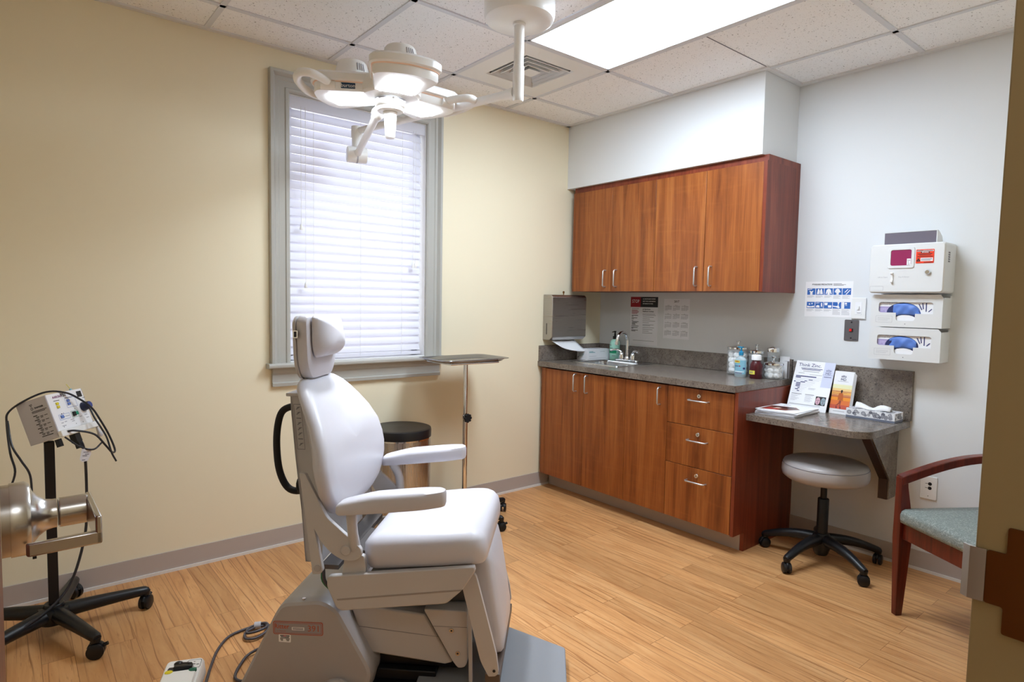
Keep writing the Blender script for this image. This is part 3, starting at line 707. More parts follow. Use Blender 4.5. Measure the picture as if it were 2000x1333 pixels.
def cotton(x, y, z, r, lab, grp):
    o = B().ball((0,0,0), r, 10, (1,1,.82), .05).build('cotton_ball', COTTON); at(o, (x,y,z), (random.random(), random.random(), random.random()*6)); tag(o, lab, 'cotton ball', grp); return o
def fill(x, y, R, r, layers, lab, grp, z0):
    first = None
    for k in range(layers):
        n = 6 if R/r > 2.6 else 4; off = random.random()*6
        for i in range(n):
            a = off+2*PI*i/n; d = R-r-.004
            p = (x+d*cos(a), y+d*sin(a), CT+z0+k*r*1.5)
            if first is None: first = cotton(*p, r, lab, grp)
            else: dup(first, p, (random.random()*6, random.random()*6, random.random()*6))
        dup(first, (x, y, CT+z0+k*r*1.5), (1, 2, k))
fill(-.125, -1.262, .064, .0215, 4, 'white cotton ball heaped in the large lidded glass jar', 'cotton balls in the large jar', .026)
fill(-.142, -1.499, .054, .019, 3, 'white cotton ball packed in the small squat glass jar', 'cotton balls in the small jar', .0225)
SWX, SWY = -.115, -1.376
jar('tall glass jar of wooden cotton swabs with a chrome lid, behind the maroon bottle', SWX, SWY, .044, .14, .046, .014, True)
jar('plain glass jar with a wide steel lid, at the back behind the swab jar', -.062, -1.452, .034, .15, .036, .022, False)
first = None
for i in range(22):
    a = 2*PI*i/22+random.uniform(-.1,.1); d0 = random.uniform(.006,.026); d1 = random.uniform(.024,.031); a1 = a+random.uniform(1.6,4.4)
    p0 = V((SWX+d0*cos(a), SWY+d0*sin(a), CT+.012)); p1 = V((SWX+d1*cos(a1), SWY+d1*sin(a1), CT+.131))
    if first is None:
        L = .12; first = B().cyl((0,0,0),(0,0,L),.0016,n=6).m(1).ball((0,0,L),.0036,8,(1,1,1.9)).m(0).build('cotton_swab', [SWABW, COTTON])
        tag(first, 'wooden cotton swab standing in the tall glass jar', 'cotton swab', 'cotton swabs in the tall jar'); o = first
    else: o = first.copy(); COL.objects.link(o)
    o.rotation_mode = 'QUATERNION'; o.location = p0; o.rotation_quaternion = (p1-p0).to_track_quat('Z','Y')
# hand sanitiser
t = thing('sanitizer_bottle', 'clear hand sanitizer bottle with a teal pump in front of the large jar', 'bottle', (-.222, -1.338, CT), WW)
ov = lambda w, d, z: [(w*cos(2*PI*k/28), d*sin(2*PI*k/28), z) for k in range(28)]
B().loft([ov(.034,.019,0), ov(.037,.021,.004), ov(.0365,.021,.095), ov(.033,.02,.108), ov(.016,.014,.118), ov(.0125,.0125,.12), ov(.0125,.0125,.128)]).build('bottle', GEL, t)
b = B(); R = []
for z in (.018, .1):
    R.append([(.0375*sin(math.radians(q)), -.0217*cos(math.radians(q)), z) for q in range(-75, 76, 10)])
b.m(0).loft(R, False, False)
def curv(x0, x1, z0, z1, mi):
    b.m(mi); RR = [[(.0378*sin(q), -.0221*cos(q), z) for q in [math.asin(max(-1,min(1,(x0+(x1-x0)*i/6)/.0378))) for i in range(7)]] for z in (z0, z1)]; b.loft(RR, False, False)
curv(-.033,.006,.084,.098,1); curv(-.029,.002,.089,.095,2); curv(-.026,.0,.062,.066,3); curv(.002,.009,.061,.069,2); curv(.024,.034,.046,.058,4); curv(-.03,.03,.03,.034,5); curv(-.03,.02,.022,.025,2)
b.build('label', [GELLAB, YELL, RED, NAVY, NAVY, PAPER], t)
B().lathe([(.0135,.1285),(.0135,.146),(.009,.15),(.005,.153),(.0048,.172)], n=18).box(-.011,.011,-.008,.008,.172,.18).tube([(-.008,0,.177),(-.022,-.004,.176)], [.0045,.003], 8).build('pump', TEALP, t)
t = thing('medicine_bottle', 'dark maroon bottle with a white screw cap and a yellow sticker', 'bottle', (-.222, -1.436, CT), WW)
B().lathe([(.034,0),(.0365,.004),(.0365,.07),(.034,.084),(.026,.098),(.023,.104),(.023,.108)], n=32).build('bottle', MAROON, t)
B().lathe([(.0275,.1085),(.0275,.13),(.026,.135),(.02,.139),(.002,.14)], n=28).build('cap', PAPER, t)
b = B(); wrap(b, .0369, .026, .048, -62, 18, 0); wrap(b, .0372, .032, .042, -30, -24, 1); wrap(b, .0372, .032, .042, -20, -14, 1); wrap(b, .0372, .032, .042, -8, -2, 1)
b.build('sticker', [YELL, INKG], t)
t = thing('card_holder', 'upright white card packet standing against the splashback behind the small jar', 'card holder', (-.03, -1.492, CT), WW)
B().box(-.012,.045,-.004,.004,0,.125).build('card', PAPER, t)
b = B().box(.025,.045,-.028,-.0045,0,.1); b.m(1)
for i in range(8): b.box(.026,.0455,-.0272+.003*i,-.0262+.003*i,.002,.1003)
b.build('side_cards', [PAPERG, INKG], t)
# ---------------------------------------------------------------- writing shelf
DZ = .76
t = thing('wall_desk', 'low speckled laminate writing shelf fixed to the wall beside the base cabinets', 'desk', (0, -1.553, DZ), WW)
L_ = .617; Dp = .545
pl = [(0,-.001),(0,-Dp+.0),(L_-.09,-Dp)]+[(L_-.09+.09*sin(PI/2*i/8), -Dp+.09-.09*cos(PI/2*i/8)) for i in range(1,9)]+[(L_,-.001)]
B().prism(pl, -.034, 0, 'z').build('desk_top', GRANITE, t, bevel=.0015)
B().box(.0,L_+.006,-.02,-.001,.0005,.258).build('desk_backsplash', GRANITE, t, bevel=.001)
gp = [(-.001,-.035),(-.39,-.035),(-.118,-.3),(-.118,-.405),(-.001,-.405)]
br = B(); br.m(0).prism([(p[0], p[1]) for p in gp], .524, .566, 'x').m(1).prism([(-.0215,-.0352),(-.376,-.0352),(-.112,-.297),(-.112,-.404),(-.0215,-.404)], .5662, .572, 'x').build('support_bracket', [mat('dark_edge_band', rgb(58,36,28), .4), GRANITE], t)
# display card leaning back
t = thing('display_card', 'white Think Zinc leaflet board leaning on the shelf splashback', 'display', (-.15, -1.698, DZ+.001), WW)
lean = math.atan2(.108, .275); TM = Matrix.Rotation(-lean, 4, 'X')
cw, chh = .109, .287
xd = V((1,0,0)); yd = V((0,sin(lean),cos(lean)))
nrm = xd.cross(yd)
P_ = lambda x, z, l=0: V((0,0,0))+xd*x+yd*z+nrm*l
def slab(b, x0, x1, z0, z1, th):
    pts = [(x0,z0),(x1,z0),(x1,z1),(x0,z1)]
    return b.loft([[tuple(P_(x,z,0)) for x,z in pts], [tuple(P_(x,z,-th)) for x,z in pts]])
def lbars(b, rows, mi, l=.0006):
    b.m(mi)
    for x0, x1, z, h in rows: b.quad([P_(x0,z-h/2,l), P_(x1,z-h/2,l), P_(x1,z+h/2,l), P_(x0,z+h/2,l)])
b = B(); slab(b, -cw, cw, 0, chh, .003)
lbars(b, [(.052,cw,chh*.745,chh*.51)], 1, .0004)
b.m(2).text('Think Zinc.', .028, P_(-.028,.262,.0006), xd, yd, bold=.0001)
b.m(3).text('elta', .02, P_(.08,.24,.0008), xd, yd).text('MD', .02, P_(.08,.222,.0008), xd, yd)
lbars(b, [(.05,.108,.2135,.001),(.06,.1,.202,.003)], 3, .0008)
lbars(b, [(-.075,.045,.243,.0035),(-.07,.035,.236,.0035)], 2)
lbars(b, [(-.06,.03,.225,.002),(-.085,-.05,.214,.002),(-.02,.05,.207,.0018)], 4)
lbars(b, [(-.095,.02,.195,.0055),(-.095,-.065,.187,.005),(-.018,.004,.176,.004),(-.04,-.026,.168,.004),(-.062,-.036,.161,.0045),(-.1,-.09,.161,.0045),(-.085,-.06,.153,.005),(-.085,-.06,.144,.005),(-.085,-.06,.135,.005),(-.072,-.06,.125,.0045),(-.084,-.066,.117,.0045),(-.072,-.058,.107,.004)], 3)
lbars(b, [(-.097,.05,.191,.001),(-.097,.05,.182,.001),(-.097,.04,.174,.001),(-.097,.02,.166,.001),(-.097,.02,.158,.001),(-.097,.01,.149,.001),(-.097,0,.14,.001),(-.097,-.02,.13,.001),(-.097,-.03,.121,.001),(-.097,-.04,.112,.001),(-.097,-.04,.102,.001)], 5)
lbars(b, [(-.097,-.04,.09,.003),(-.02,.03,.09,.003)], 4)
lbars(b, [(-.097,-.05-.01*(i%3),.083-.0065*i,.0018) for i in range(6)]+[(-.018,.025-.01*(i%2),.083-.0065*i,.0018) for i in range(6)]+[(-.01,.03,.128,.002),(-.01,.025,.122,.002)], 5)
lbars(b, [(-.097,.075,.03,.002)], 4)
lbars(b, [(.042,.097,.062,.05)], 6)
def lell(b, cx, cz, rx, rz, mi, l, n=16): b.m(mi); b.face([b.bm.verts.new(P_(cx+rx*cos(2*PI*k/n), cz+rz*sin(2*PI*k/n), l)) for k in range(n)])
for cx, mi in ((.056, 7), (.084, 8)):
    lell(b, cx, .061, .0125, .0215, mi, .0008); 
    for s_ in (-1, 1): lell(b, cx+.005*s_, .065, .0035, .0015, 6, .001, 10)
    lell(b, cx, .049, .0045, .0018, 9, .001, 10); lell(b, cx, .057, .0016, .004, 9, .001, 8)
b.build('leaflet_board', [PAPER, mat('pale_lilac_band', rgb(206,210,232), .6), NAVY, NAVY, INKG, INKL, INK, mat('print_skin', rgb(206,164,176), .6), mat('print_grey_face', rgb(140,156,166), .6), mat('print_shade', rgb(110,84,104), .6)], t)
# leaflets
t = thing('brochure_stack', 'upright stack of tall leaflets showing a walking figure at sunset', 'brochures', (-.118, -1.861, DZ+.001), WW)
lean = math.atan2(.06, .23); yd = V((0,sin(lean),cos(lean))); nrm = xd.cross(yd)
for i in range(5):
    b = B(); dx = .0022*i; dz = -.003*i+(.004 if i == 1 else 0)
    pts = [(-.05+dx,0),(.05+dx,0),(.05+dx,.236+dz),(-.05+dx,.236+dz)]; l0 = -.0036*i
    b.loft([[tuple(P_(x,z,l0)) for x,z in pts], [tuple(P_(x,z,l0-.003)) for x,z in pts]])
    if i == 0:
        def rc(x0, x1, z0, z1, mi, l=.0004): b.m(mi); b.quad([P_(x0,z0,l), P_(x1,z0,l), P_(x1,z1,l), P_(x0,z1,l)])
        rc(-.05,.05,.028,.162,1); 
        for k_, (za, zb, mi) in enumerate(((.028,.05,2),(.05,.075,3),(.075,.092,4),(.092,.1,5),(.1,.108,6),(.108,.12,7),(.12,.127,6),(.127,.14,8),(.14,.162,9))): rc(-.05,.05,za,zb,mi,.0006)
        for (x0,x1,z) in ((-.045,-.01,.113),(.0,.03,.117),(-.03,.0,.123),(.01,.045,.104),(-.04,-.02,.104)): rc(x0,x1,z-.001,z+.001,5,.0008)
        def lp_(pts, mi, l=.001): b.m(mi); b.face([b.bm.verts.new(P_(x,z,l)) for x,z in pts])
        lp_([(-.012,.112),(-.004,.118),(.004,.117),(.01,.11),(.0125,.09),(.012,.075),(.0085,.078),(.006,.072),(-.006,.072),(-.0085,.082),(-.013,.078),(-.015,.092)], 10)
        lp_([(-.006,.073),(.006,.073),(.004,.058),(.003,.045),(.0065,.042),(-.001,.042),(-.001,.056),(-.009,.05),(-.017,.044),(-.02,.047),(-.012,.055),(-.007,.062)], 11)
        lell(b, .001, .126, .0055, .0068, 12, .001); lp_([(-.002,.12),(.004,.12),(.004,.115),(-.002,.115)], 12, .0012)
        lp_([(-.013,.08),(-.0095,.081),(-.0105,.076),(-.013,.076)], 12, .0012); lp_([(.0095,.078),(.0125,.077),(.0135,.073),(.011,.073)], 12, .0012)
        lp_([(-.02,.041),(-.013,.041),(-.012,.03),(-.018,.03)], 13); lp_([(0,.041),(.006,.041),(.009,.029),(.001,.029)], 13)
        b.m(14).text('elta', .019, P_(0,.208,.0008), xd, yd).text('MD', .019, P_(0,.19,.0008), xd, yd); rc(-.028,.028,.179,.18,14); rc(-.03,.03,.0135,.0165,15)
    m_ = [PAPER]+[mat('print_%d' % q, c, .5) for q, c in enumerate((rgb(232,150,60), rgb(206,92,70), rgb(228,120,60), rgb(240,150,48), rgb(196,110,70), rgb(214,150,100), rgb(236,176,90), rgb(240,206,140), rgb(236,234,190), rgb(190,96,40), rgb(150,70,56), rgb(40,28,34), rgb(120,48,56)))]+[NAVY, INKL] if i == 0 else [PAPER]
    b.build('leaflet', m_, t)
# magazines lying in a stack
labs = ['bottom magazine of the flat stack on the shelf corner', 'second magazine from the bottom of the stack on the shelf corner', 'third magazine from the bottom of the stack on the shelf corner', 'top magazine of the stack, red and brown photo on its cover']
zc = DZ+.0005
for i, lab in enumerate(labs):
    th = .0062 if i < 3 else .004
    m_ = thing('magazine', lab, 'magazine', (-.318+.004*(i%2), -1.676-.003*(i%3), zc), (.03, -.02, .06, .0)[i], 'magazines on the shelf corner')
    B().box(-.142,.142,-.108,.108,0,.0006).box(-.142,.142,-.108,.108,th-.0006,th).box(-.142,.142,.1045,.108,.0006,th-.0006).build('cover', PAPER if i%2 else PAPERG, m_)
    B().box(-.1405,.1405,-.1065,.104,.0008,th-.0008).build('pages', PAPERG if i%2 else INKL, m_)
    if i == 3:
        b = B(); zt = th+.0003
        def mp(pts, mi, l=0): b.m(mi); b.face([b.bm.verts.new((x,y,zt+l)) for x, y in pts])
        mp([(-.13,.09),(.03,.1),(.06,-.02),(.0,-.07),(-.08,-.03)], 0); mp([(-.12,.075),(-.04,.08),(-.06,.02),(-.09,.0)], 1, .0002); mp([(-.02,.08),(.02,.07),(.04,-.01),(.0,-.05),(-.03,.02)], 2, .0002); mp([(-.06,.05),(-.01,.05),(-.015,.02),(-.05,.02)], 3, .0004); mp([(.07,.06),(.13,.06),(.13,.054),(.07,.054)], 4); mp([(.07,.04),(.12,.04),(.12,.035),(.07,.035)], 4)
        b.build('cover_photo', [mat('cover_brown', rgb(120,66,54), .3), mat('cover_red', rgb(176,52,46), .3), mat('cover_dark', rgb(60,36,36), .3), mat('cover_pale', rgb(226,196,178), .3), INKL], m_)
    zc += th+.0004
# tissues
t = thing('tissue_box', 'grey patterned tissue box on the writing shelf', 'tissue box', (-.105, -2.034, DZ+.0005), WW)
w2, d2, hh = .116, .056, .048
B().box(-w2,w2,-d2,d2,0,hh).m(1).box(-w2-.0004,w2+.0004,-d2-.0004,d2+.0004,0,.011).build('carton', [PAPERG, mat('blue_grey_band', rgb(116,122,140), .5)], t)
b = B(); random.seed(5)
def blob(o, xd_, yd_, cx, cy, rx, ry, mi, l):
    nn = V(xd_).cross(V(yd_)); b.m(mi); b.face([b.bm.verts.new(V(o)+V(xd_)*(cx+rx*cos(2*PI*k/14))+V(yd_)*(cy+ry*sin(2*PI*k/14))+nn*l) for k in range(14)])
for fo, fx, fy, W_, Hh in (((-w2,-d2,.011),(1,0,0),(0,0,1),2*w2,hh-.011),((w2,-d2,.011),(0,1,0),(0,0,1),2*d2,hh-.011),((-w2,-d2,hh),(1,0,0),(0,1,0),2*w2,2*d2)):
    for i in range(int(W_*Hh*2600)+4):
        rx = random.uniform(.005,.012); ry = min(rx*random.uniform(.8,1.2), Hh/2-.001); cx = random.uniform(rx,W_-rx); cy = random.uniform(ry,Hh-ry)
        blob(fo, fx, fy, cx, cy, rx, ry, random.choice((0,0,1)), .0003+i*.00001); 
        if random.random() < .5: blob(fo, fx, fy, cx, cy, rx*.6, ry*.6, 2, .0003+i*.00001+.000006)
b.build('leaf_print', [mat('tissue_grey', rgb(150,150,160), .5), mat('tissue_dark', rgb(110,110,122), .5), mat('tissue_mid', rgb(182,182,190), .5)], t)
random.seed(12)
R = []
for j in range(7):
    v = j/6; row = []
    for i in range(11):
        u = i/10; x = -.085+.17*u
        row.append((x+.01*v*sin(5*u), -.03+.05*v+.012*sin(7*u)*v, hh+.001+(.022*(1-(2*v-1)**2))*(.35+.9*abs(cos(PI*u*1.15)))+.004*sin(9*u+3*v)))
    R.append(row)
o = B().loft(R, False, False).build('tissue', PAPER, None); at(o, (-.105, -2.034, DZ+.0005), WW); md = o.modifiers.new('Solid','SOLIDIFY'); md.thickness = .0012
tag(o, 'white tissue pulled up through the top of the patterned box', 'tissue')
# ---------------------------------------------------------------- sharps cabinet and glove holders
t = thing('sharps_cabinet', 'white lockable sharps container cabinet with a magenta window, above the glove holders', 'sharps container', (0, -2.166, 1.415), WW)
b = B().prism(rrect(-.168,.158,0,.243,.014), -.158, -.001, 'y'); b.build('cabinet_body', WALLBOX, t, bevel=.006, seg=3)
b = B().prism(rrect(-.168,.156,.004,.24,.014), -.1655, -.1585, 'y'); dd = b.build('door', WALLBOX, t, bevel=.003)
yf = -.1658
fr_ = [(rrect(-.085,.032,.122,.224,.01)), (rrect(-.072,.019,.135,.212,.008))]
B().loft([[(p[0],yf,p[1]) for p in fr_[0]], [(p[0],yf-.004,p[1]) for p in fr_[0]], [(p[0],yf-.004,p[1]) for p in fr_[1]], [(p[0],yf,p[1]) for p in fr_[1]]], cap=False).build('window_frame', WALLBOX, dd, bevel=.001)
B().prism(rrect(-.0715,.0185,.1355,.2115,.008), yf-.0012, yf-.0004, 'y').m(1).box(.0,.017,yf-.0022,yf-.0013,.137,.168).m(2).box(.003,.014,yf-.0024,yf-.0022,.158,.161).box(.005,.009,yf-.0024,yf-.0022,.149,.153).box(.005,.012,yf-.0024,yf-.0022,.141,.144).build('magenta_window', [MAGENTA, PAPER, INKG], dd)
b = B(); b.m(0).prism(rrect(.038,.114,.143,.21,.003), yf-.001, yf-.0003, 'y'); z_ = yf-.0012
b.m(1).quad([(.041,z_,.2),(.111,z_,.2),(.111,z_,.206),(.041,z_,.206)]); b.m(2).text('WARNING', .0058, (.055,z_-.0001,.203), XD, ZD, bold=.0003); bars(b, (0,z_-.0001,0), XD, ZD, [(.07,.109,.203)], .003, 2); bars(b, (0,z_,0), XD, ZD, [(.058,.096,.1955)], .006, 2)
b.m(1).text('BIOHAZARD', .005, (.077,z_-.0002,.1955), XD, ZD, bold=.0002)
bars(b, (0,z_,0), XD, ZD, [(.046,.106,.188),(.052,.1,.182),(.044,.108,.175),(.072,.11,.147)], .0028, 2)
b.m(1).quad([(.058,z_,.153),(.11,z_,.153),(.11,z_,.169),(.058,z_,.169)]); bars(b, (0,z_-.0001,0), XD, ZD, [(.06,.106,.165),(.06,.108,.161),(.06,.1,.157)], .0022, 3)
for q in range(3):
    a = PI/2+2*PI*q/3; ell(b, .049+.0042*cos(a), .158+.0042*sin(a), .0045, .0045, 2, 14, -z_); 
ell(b, .049, .158, .0016, .0016, 0, 10, -z_+.0002)
b.build('warning_label', [ORANGE, PAPER, INK, INKG], dd)
B().lathe([(.0115,0),(.0115,-.008),(.009,-.012),(.004,-.012)], (.092,yf,.1), 'y', 24).build('key_lock', CHROME, dd)
b = B(); b.prism([(-.0655,.055),(-.0655,.1),(-.0715,.1),(-.0715,.096),(-.069,.09),(-.069,.062),(-.073,.058),(-.073,.055)], -.005, .005, 'x')
ck = B().prism([(yf-.0003,.052),(yf-.0003,.1),(yf-.014,.1),(yf-.016,.096),(yf-.007,.09),(yf-.005,.066),(yf-.014,.058),(yf-.014,.053)], -.066, -.057, 'x').build('door_catch', WHITEPL, dd)
b.bm.free()
b = B(); b.text('Lift to Open', .009, (-.105,yf,.079), XD, ZD); b.text('Key 4 Sharps', .009, (-.01,yf,.079), XD, ZD)
b.loft([[(p[0],yf-.0003,p[1]) for p in rrect(-.162,-.1,.012,.034,.002)], [(p[0],yf-.0003,p[1]) for p in rrect(-.161,-.101,.013,.033,.002)]], cap=False); b.build('raised_lettering', INKL, dd)
b = B(); b.prism(rrect(-.05,-.012,.1,.185,.008), .1685-.0092, .159, 'x'); b.bm.free()
vb = B()
for r_ in range(5):
    for c_ in range(2): vb.box(.1581,.1587,-.118+.014*c_,-.107+.014*c_,.148+.0105*r_,.1555+.0105*r_)
vb.build('side_vents', INKG, t)
hb_ = B()
for z in (.06,.075,.09,.105,.155,.17,.2,.212): hb_.box(-.1712,-.1686,-.162,-.15,z-.28*.015,z+.28*.015)
hb_.build('hinge_lugs', WALLBOX, t)
b = B(); b.prism([(-.12,.244),(-.12,.305),(-.095,.302),(-.05,.278),(-.03,.244)], -.126, -.122, 'x').prism([(-.12,.244),(-.12,.305),(-.095,.302),(-.05,.278),(-.03,.244)], .105, .109, 'x')
b.prism([(-.12,.303),(-.12,.306),(-.095,.303),(-.05,.279),(-.03,.2445),(-.033,.2445),(-.052,.277),(-.096,.3)], -.122, .105, 'x')
b.build('container_cap', WALLBOX, t)
B().box(-.1215,.1045,-.1195,-.1175,.244,.302).build('smoked_chute', mat('smoked_plastic', rgb(112,106,118), .2), t)
def glove_holder(z, lab, lab2, dark):
    t = thing('glove_dispenser', lab, 'glove dispenser', (0, -2.162, z), WW, 'glove dispensers on the wall')
    W0, W1, HH, D = -.162, .155, .163, .128
    b = B()
    # front plate with the stepped opening, as strips around the hole
    fy0, fy1 = -D, -D+.004
    hx0, hx1, hz0, hz1 = -.125, .116, .072, .125; kx0, kx1, kz = -.045, .04, .032
    b.prism([(W0,hz1),(W1,hz1),(W1,.146),(W1-.012,HH),(W0+.012,HH),(W0,.15)], fy0, fy1, 'y')
    b.box(W0,hx0,fy0,fy1,.0,hz1).box(hx1,W1,fy0,fy1,0,hz1).box(hx0,kx0,fy0,fy1,0,hz0).box(kx1,hx1,fy0,fy1,0,hz0-.004).box(kx0,kx1,fy0,fy1,0,kz)
    for cx, cz, sx, sz_ in ((hx0,hz0,1,1),(hx0,hz1,1,-1),(hx1,hz1,-1,-1),(kx0,kz,1,1),(kx1,kz,-1,1)):
        r = .012; b.prism([(cx,cz)]+[(cx+sx*(r-r*sin(PI/2*i/5)), cz+sz_*(r-r*cos(PI/2*i/5))) for i in range(6)], fy0, fy1, 'y')
    b.build('front_plate', WALLBOX, t, flat=True)
    sp = [(-D+.0045,0),(-D+.0045,.138),(-D+.02,.148),(-.02,.148),(-.012,.158),(.0,.158),(.0,0)]
    B().prism(sp, W1-.004, W1, 'x').prism(sp, W0, W0+.004, 'x').box(W0+.004,W1-.004,-D+.0045,-.001,0,.004).box(W0+.004,W1-.004,-.004,-.001,.004,.158).build('holder_body', WALLBOX, t)
    b = B().m(0).cyl((-.002,-D-.0004,.016),(-.002,-D+.0005,.016),.0022,n=10); b.build('rivet', INKG, t)
    b = B(); b.loft([[(p[0],-D-.0003,p[1]) for p in rrect(-.136,-.06,.022,.055,.003)], [(p[0],-D-.0003,p[1]) for p in rrect(-.135,-.061,.023,.054,.003)]], cap=False); bars(b, (0,-D-.0004,0), XD, ZD, [(-.128,-.07,.045),(-.128,-.07,.039),(-.128,-.08,.033)], .001, 0); b.build('embossed_mark', INKL, t)
    # the box of gloves inside
    g_ = thing('glove_carton', lab2, 'glove box', (0, -2.162, z+.0045), WW)
    bx0, bx1, by, bh = -.155, .148, -.118, .13
    b = B().box(bx0,bx1,by,-.006,0,bh); b.build('carton', PAPER, g_)
    b = B(); yy = by-.0006
    b.m(0).quad([(bx0,yy,.05),(-.06,yy,.05),(-.06,yy,.098),(bx0,yy,.098)])
    for i in range(8): b.m(3).quad([(bx0+.03+.009*i,yy-.0002,.07+.004*(i%3)),(bx0+.036+.009*i,yy-.0002,.07+.004*(i%3)),(bx0+.036+.009*i,yy-.0002,.09),(bx0+.03+.009*i,yy-.0002,.09)])
    b.m(1).text('POWDER-FREE', .0085, (-.122,yy-.0003,.108), XD, ZD, 'LEFT'); b.m(2).text('NON-STERILE GLOVES', .008, (-.122,yy-.0003,.118), XD, ZD, 'LEFT')
    for x0, z0, x1, z1 in ((.052,.112,.066,.083),(.068,.117,.072,.087),(.084,.118,.084,.075),(.108,.088,.094,.074)):
        d = V((x1-x0,0,z1-z0)).normalized(); nn = V((-d.z,0,d.x))*.0022; a_, c_ = V((x0,yy-.0002,z0)), V((x1,yy-.0002,z1)); b.m(2).quad([a_-nn,c_-nn,c_+nn,a_+nn])
    # oval opening
    b.m(4).face([b.bm.verts.new((-.015+.075*cos(2*PI*k/28), yy-.0004, .068+.05*sin(2*PI*k/28))) for k in range(28)])
    b.m(5).face([b.bm.verts.new((-.005+.05*cos(2*PI*k/20), yy-.0006, .033+.024*sin(2*PI*k/20))) for k in range(20)])
    b.build('carton_print', [LAVENDER, INKG, NAVY, mat('lav2', rgb(190,180,220), .6), mat('opening_navy', rgb(38,48,98), .6), PAPER], g_)
    # crumpled glove showing in the opening
    R = []; random.seed(int(z*100))
    ph = random.random()*6
    for j in range(9):
        v = j/8; row = []
        for i in range(15):
            u = i/14; xx = (-.06 if dark else -.07)+(.122)*u; top = .068+.047*math.sqrt(max(0,1-((xx+.015)/.076)**2)); zl = .058-.008*(2*u-1)**2
            zz_ = zl+(top-zl)*v; row.append((xx, by-.002-.006*(sin(PI*v)*sin(PI*u))**.7-.003*sin(9*u+4*v+ph)*sin(PI*v)-.0018*sin(17*u-6*v+ph), zz_))
        R.append(row)
    o = B().loft(R, False, False).build('glove', GLOVE, None); at(o, (0, -2.162, z+.0045), WW); md = o.modifiers.new('Solid','SOLIDIFY'); md.thickness = -.0008
    tag(o, 'crumpled blue glove showing in the opening of the '+('upper' if dark else 'lower')+' glove box', 'glove', 'blue gloves in the wall boxes')
glove_holder(1.245, 'upper white wall holder for a glove box, directly under the sharps cabinet', 'white and lavender glove box inside the upper wall holder', True)
glove_holder(1.078, 'lower white wall holder for a glove box, just over the writing shelf', 'white and lavender glove box inside the lower wall holder', False)
# ---------------------------------------------------------------- surgical lamp
MX, MY = -1.895, -1.24
t = thing('surgical_lamp', 'white ceiling-mounted surgical lamp with three lit panels, over the exam chair', 'surgical lamp', (MX, MY, H))
L = lambda x, y, z: (x-MX, y-MY, z-H)
B().lathe([(.146,-.001),(.149,-.03),(.149,-.078),(.143,-.098),(.128,-.108),(.03,-.109)], n=48).build('ceiling_mount', LAMPW, t)
b = B().lathe([(.027,-.1095),(.027,-.118),(.0215,-.121),(.0205,-.285),(.0235,-.287),(.0235,-.41),(.0235,-.424),(.021,-.43)], n=28); b.build('drop_tube', LAMPW, t)
a0, a1 = V(L(-1.9, -1.222, 2.222)), V(L(-2.112, -.19, 2.232))
d = (a1-a0).normalized()
b = B().tube([a0, a0+d*.02, a0+d*.07, a1], [.024,.0225,.0185,.0175], 18); b.loft([[tuple(a0+V((0,0,.075))), tuple(a0+V((.012,0,.02))), tuple(a0+d*.09+V((0,0,.016))), tuple(a0+V((-.012,0,.02)))], [tuple(a0+V((0,0,.07))), tuple(a0+V((.011,0,0))), tuple(a0+d*.1), tuple(a0+V((-.011,0,0)))]])
b.build('horizontal_arm', LAMPW, t)
e = V(L(-2.118, -.166, 0)); ez = V((0,0,1))
B().lathe([(.03,2.254-H),(.031,2.25-H),(.031,2.2-H),(.027,2.19-H),(.027,2.14-H)], (e.x, e.y, 0), n=24).build('arm_joint', LAMPW, t)
K = V(L(-2.302, -.765, 2.155)); E = V(L(-2.13, -.19, 2.1)); dl = (K-E).normalized(); side = dl.cross(ez).normalized()
b = B().tube([E-side*.052, E-side*.049, E+side*.049, E+side*.052], [.038,.042,.042,.038], 28).m(1).tube([E-side*.004, E+side*.004], [.0424,.0424], 28).build('spring_joint', [LAMPW, INKL], t)
B().tube([E+dl*.02, E+dl*.06, K-dl*.055, K-dl*.05, K-dl*.01], [.02,.0175,.0175,.022,.022], 18).build('spring_arm', LAMPW, t)
HB = V(L(-2.306, -.886, 2.186))
b = B().ball(tuple(K), .029, 18); b.tube([K, K+V((.002,-.03,.025)), HB+V((0,.05,.02))], [.024,.024,.022], 14, 3); b.build('swivel', LAMPW, t)
hx, hy, hz = HB
b = B().lathe([(.06,.0),(.118,.002),(.128,.012),(.13,.05),(.12,.075),(.05,.09),(.002,.092)], (hx,hy,hz), n=40); b.build('hub', LAMPW, t)
b = B().lathe([(.062,-.0005),(.065,-.006),(.063,-.028),(.058,-.034),(.055,-.035),(.055,-.05),(.05,-.053)], (hx,hy,hz), n=40).m(1).lathe([(.0655,-.004),(.0662,-.007),(.0655,-.01)], (hx,hy,hz), n=40); b.build('hub_ring', [LAMPW, mat('ring_grey', rgb(150,150,158), .25, .6)], t)
b = B().cyl((hx-.02,hy-.058,hz-.014),(hx-.022,hy-.068,hz-.012),.006,.0045,14); b.build('lock_pin', CHROME, t)
b = B().lathe([(.03,-.0535),(.031,-.058),(.026,-.064),(.0265,-.08),(.0215,-.155),(.0185,-.162),(.002,-.163)], (hx,hy,hz), n=16); b.build('grip', LAMPW, t)
b = B()
for q, ch in enumerate('A.I.M. 100'): pass
for i, s_ in enumerate('A.I.M.-100'):
    aa = math.radians(222+5.2*i); rr = .098; b.text(s_, .02, (hx+rr*cos(aa), hy+rr*sin(aa), hz+.0005), (-sin(aa), cos(aa), 0), (-cos(aa), -sin(aa), 0))
b.build('hub_lettering', INKG, t)
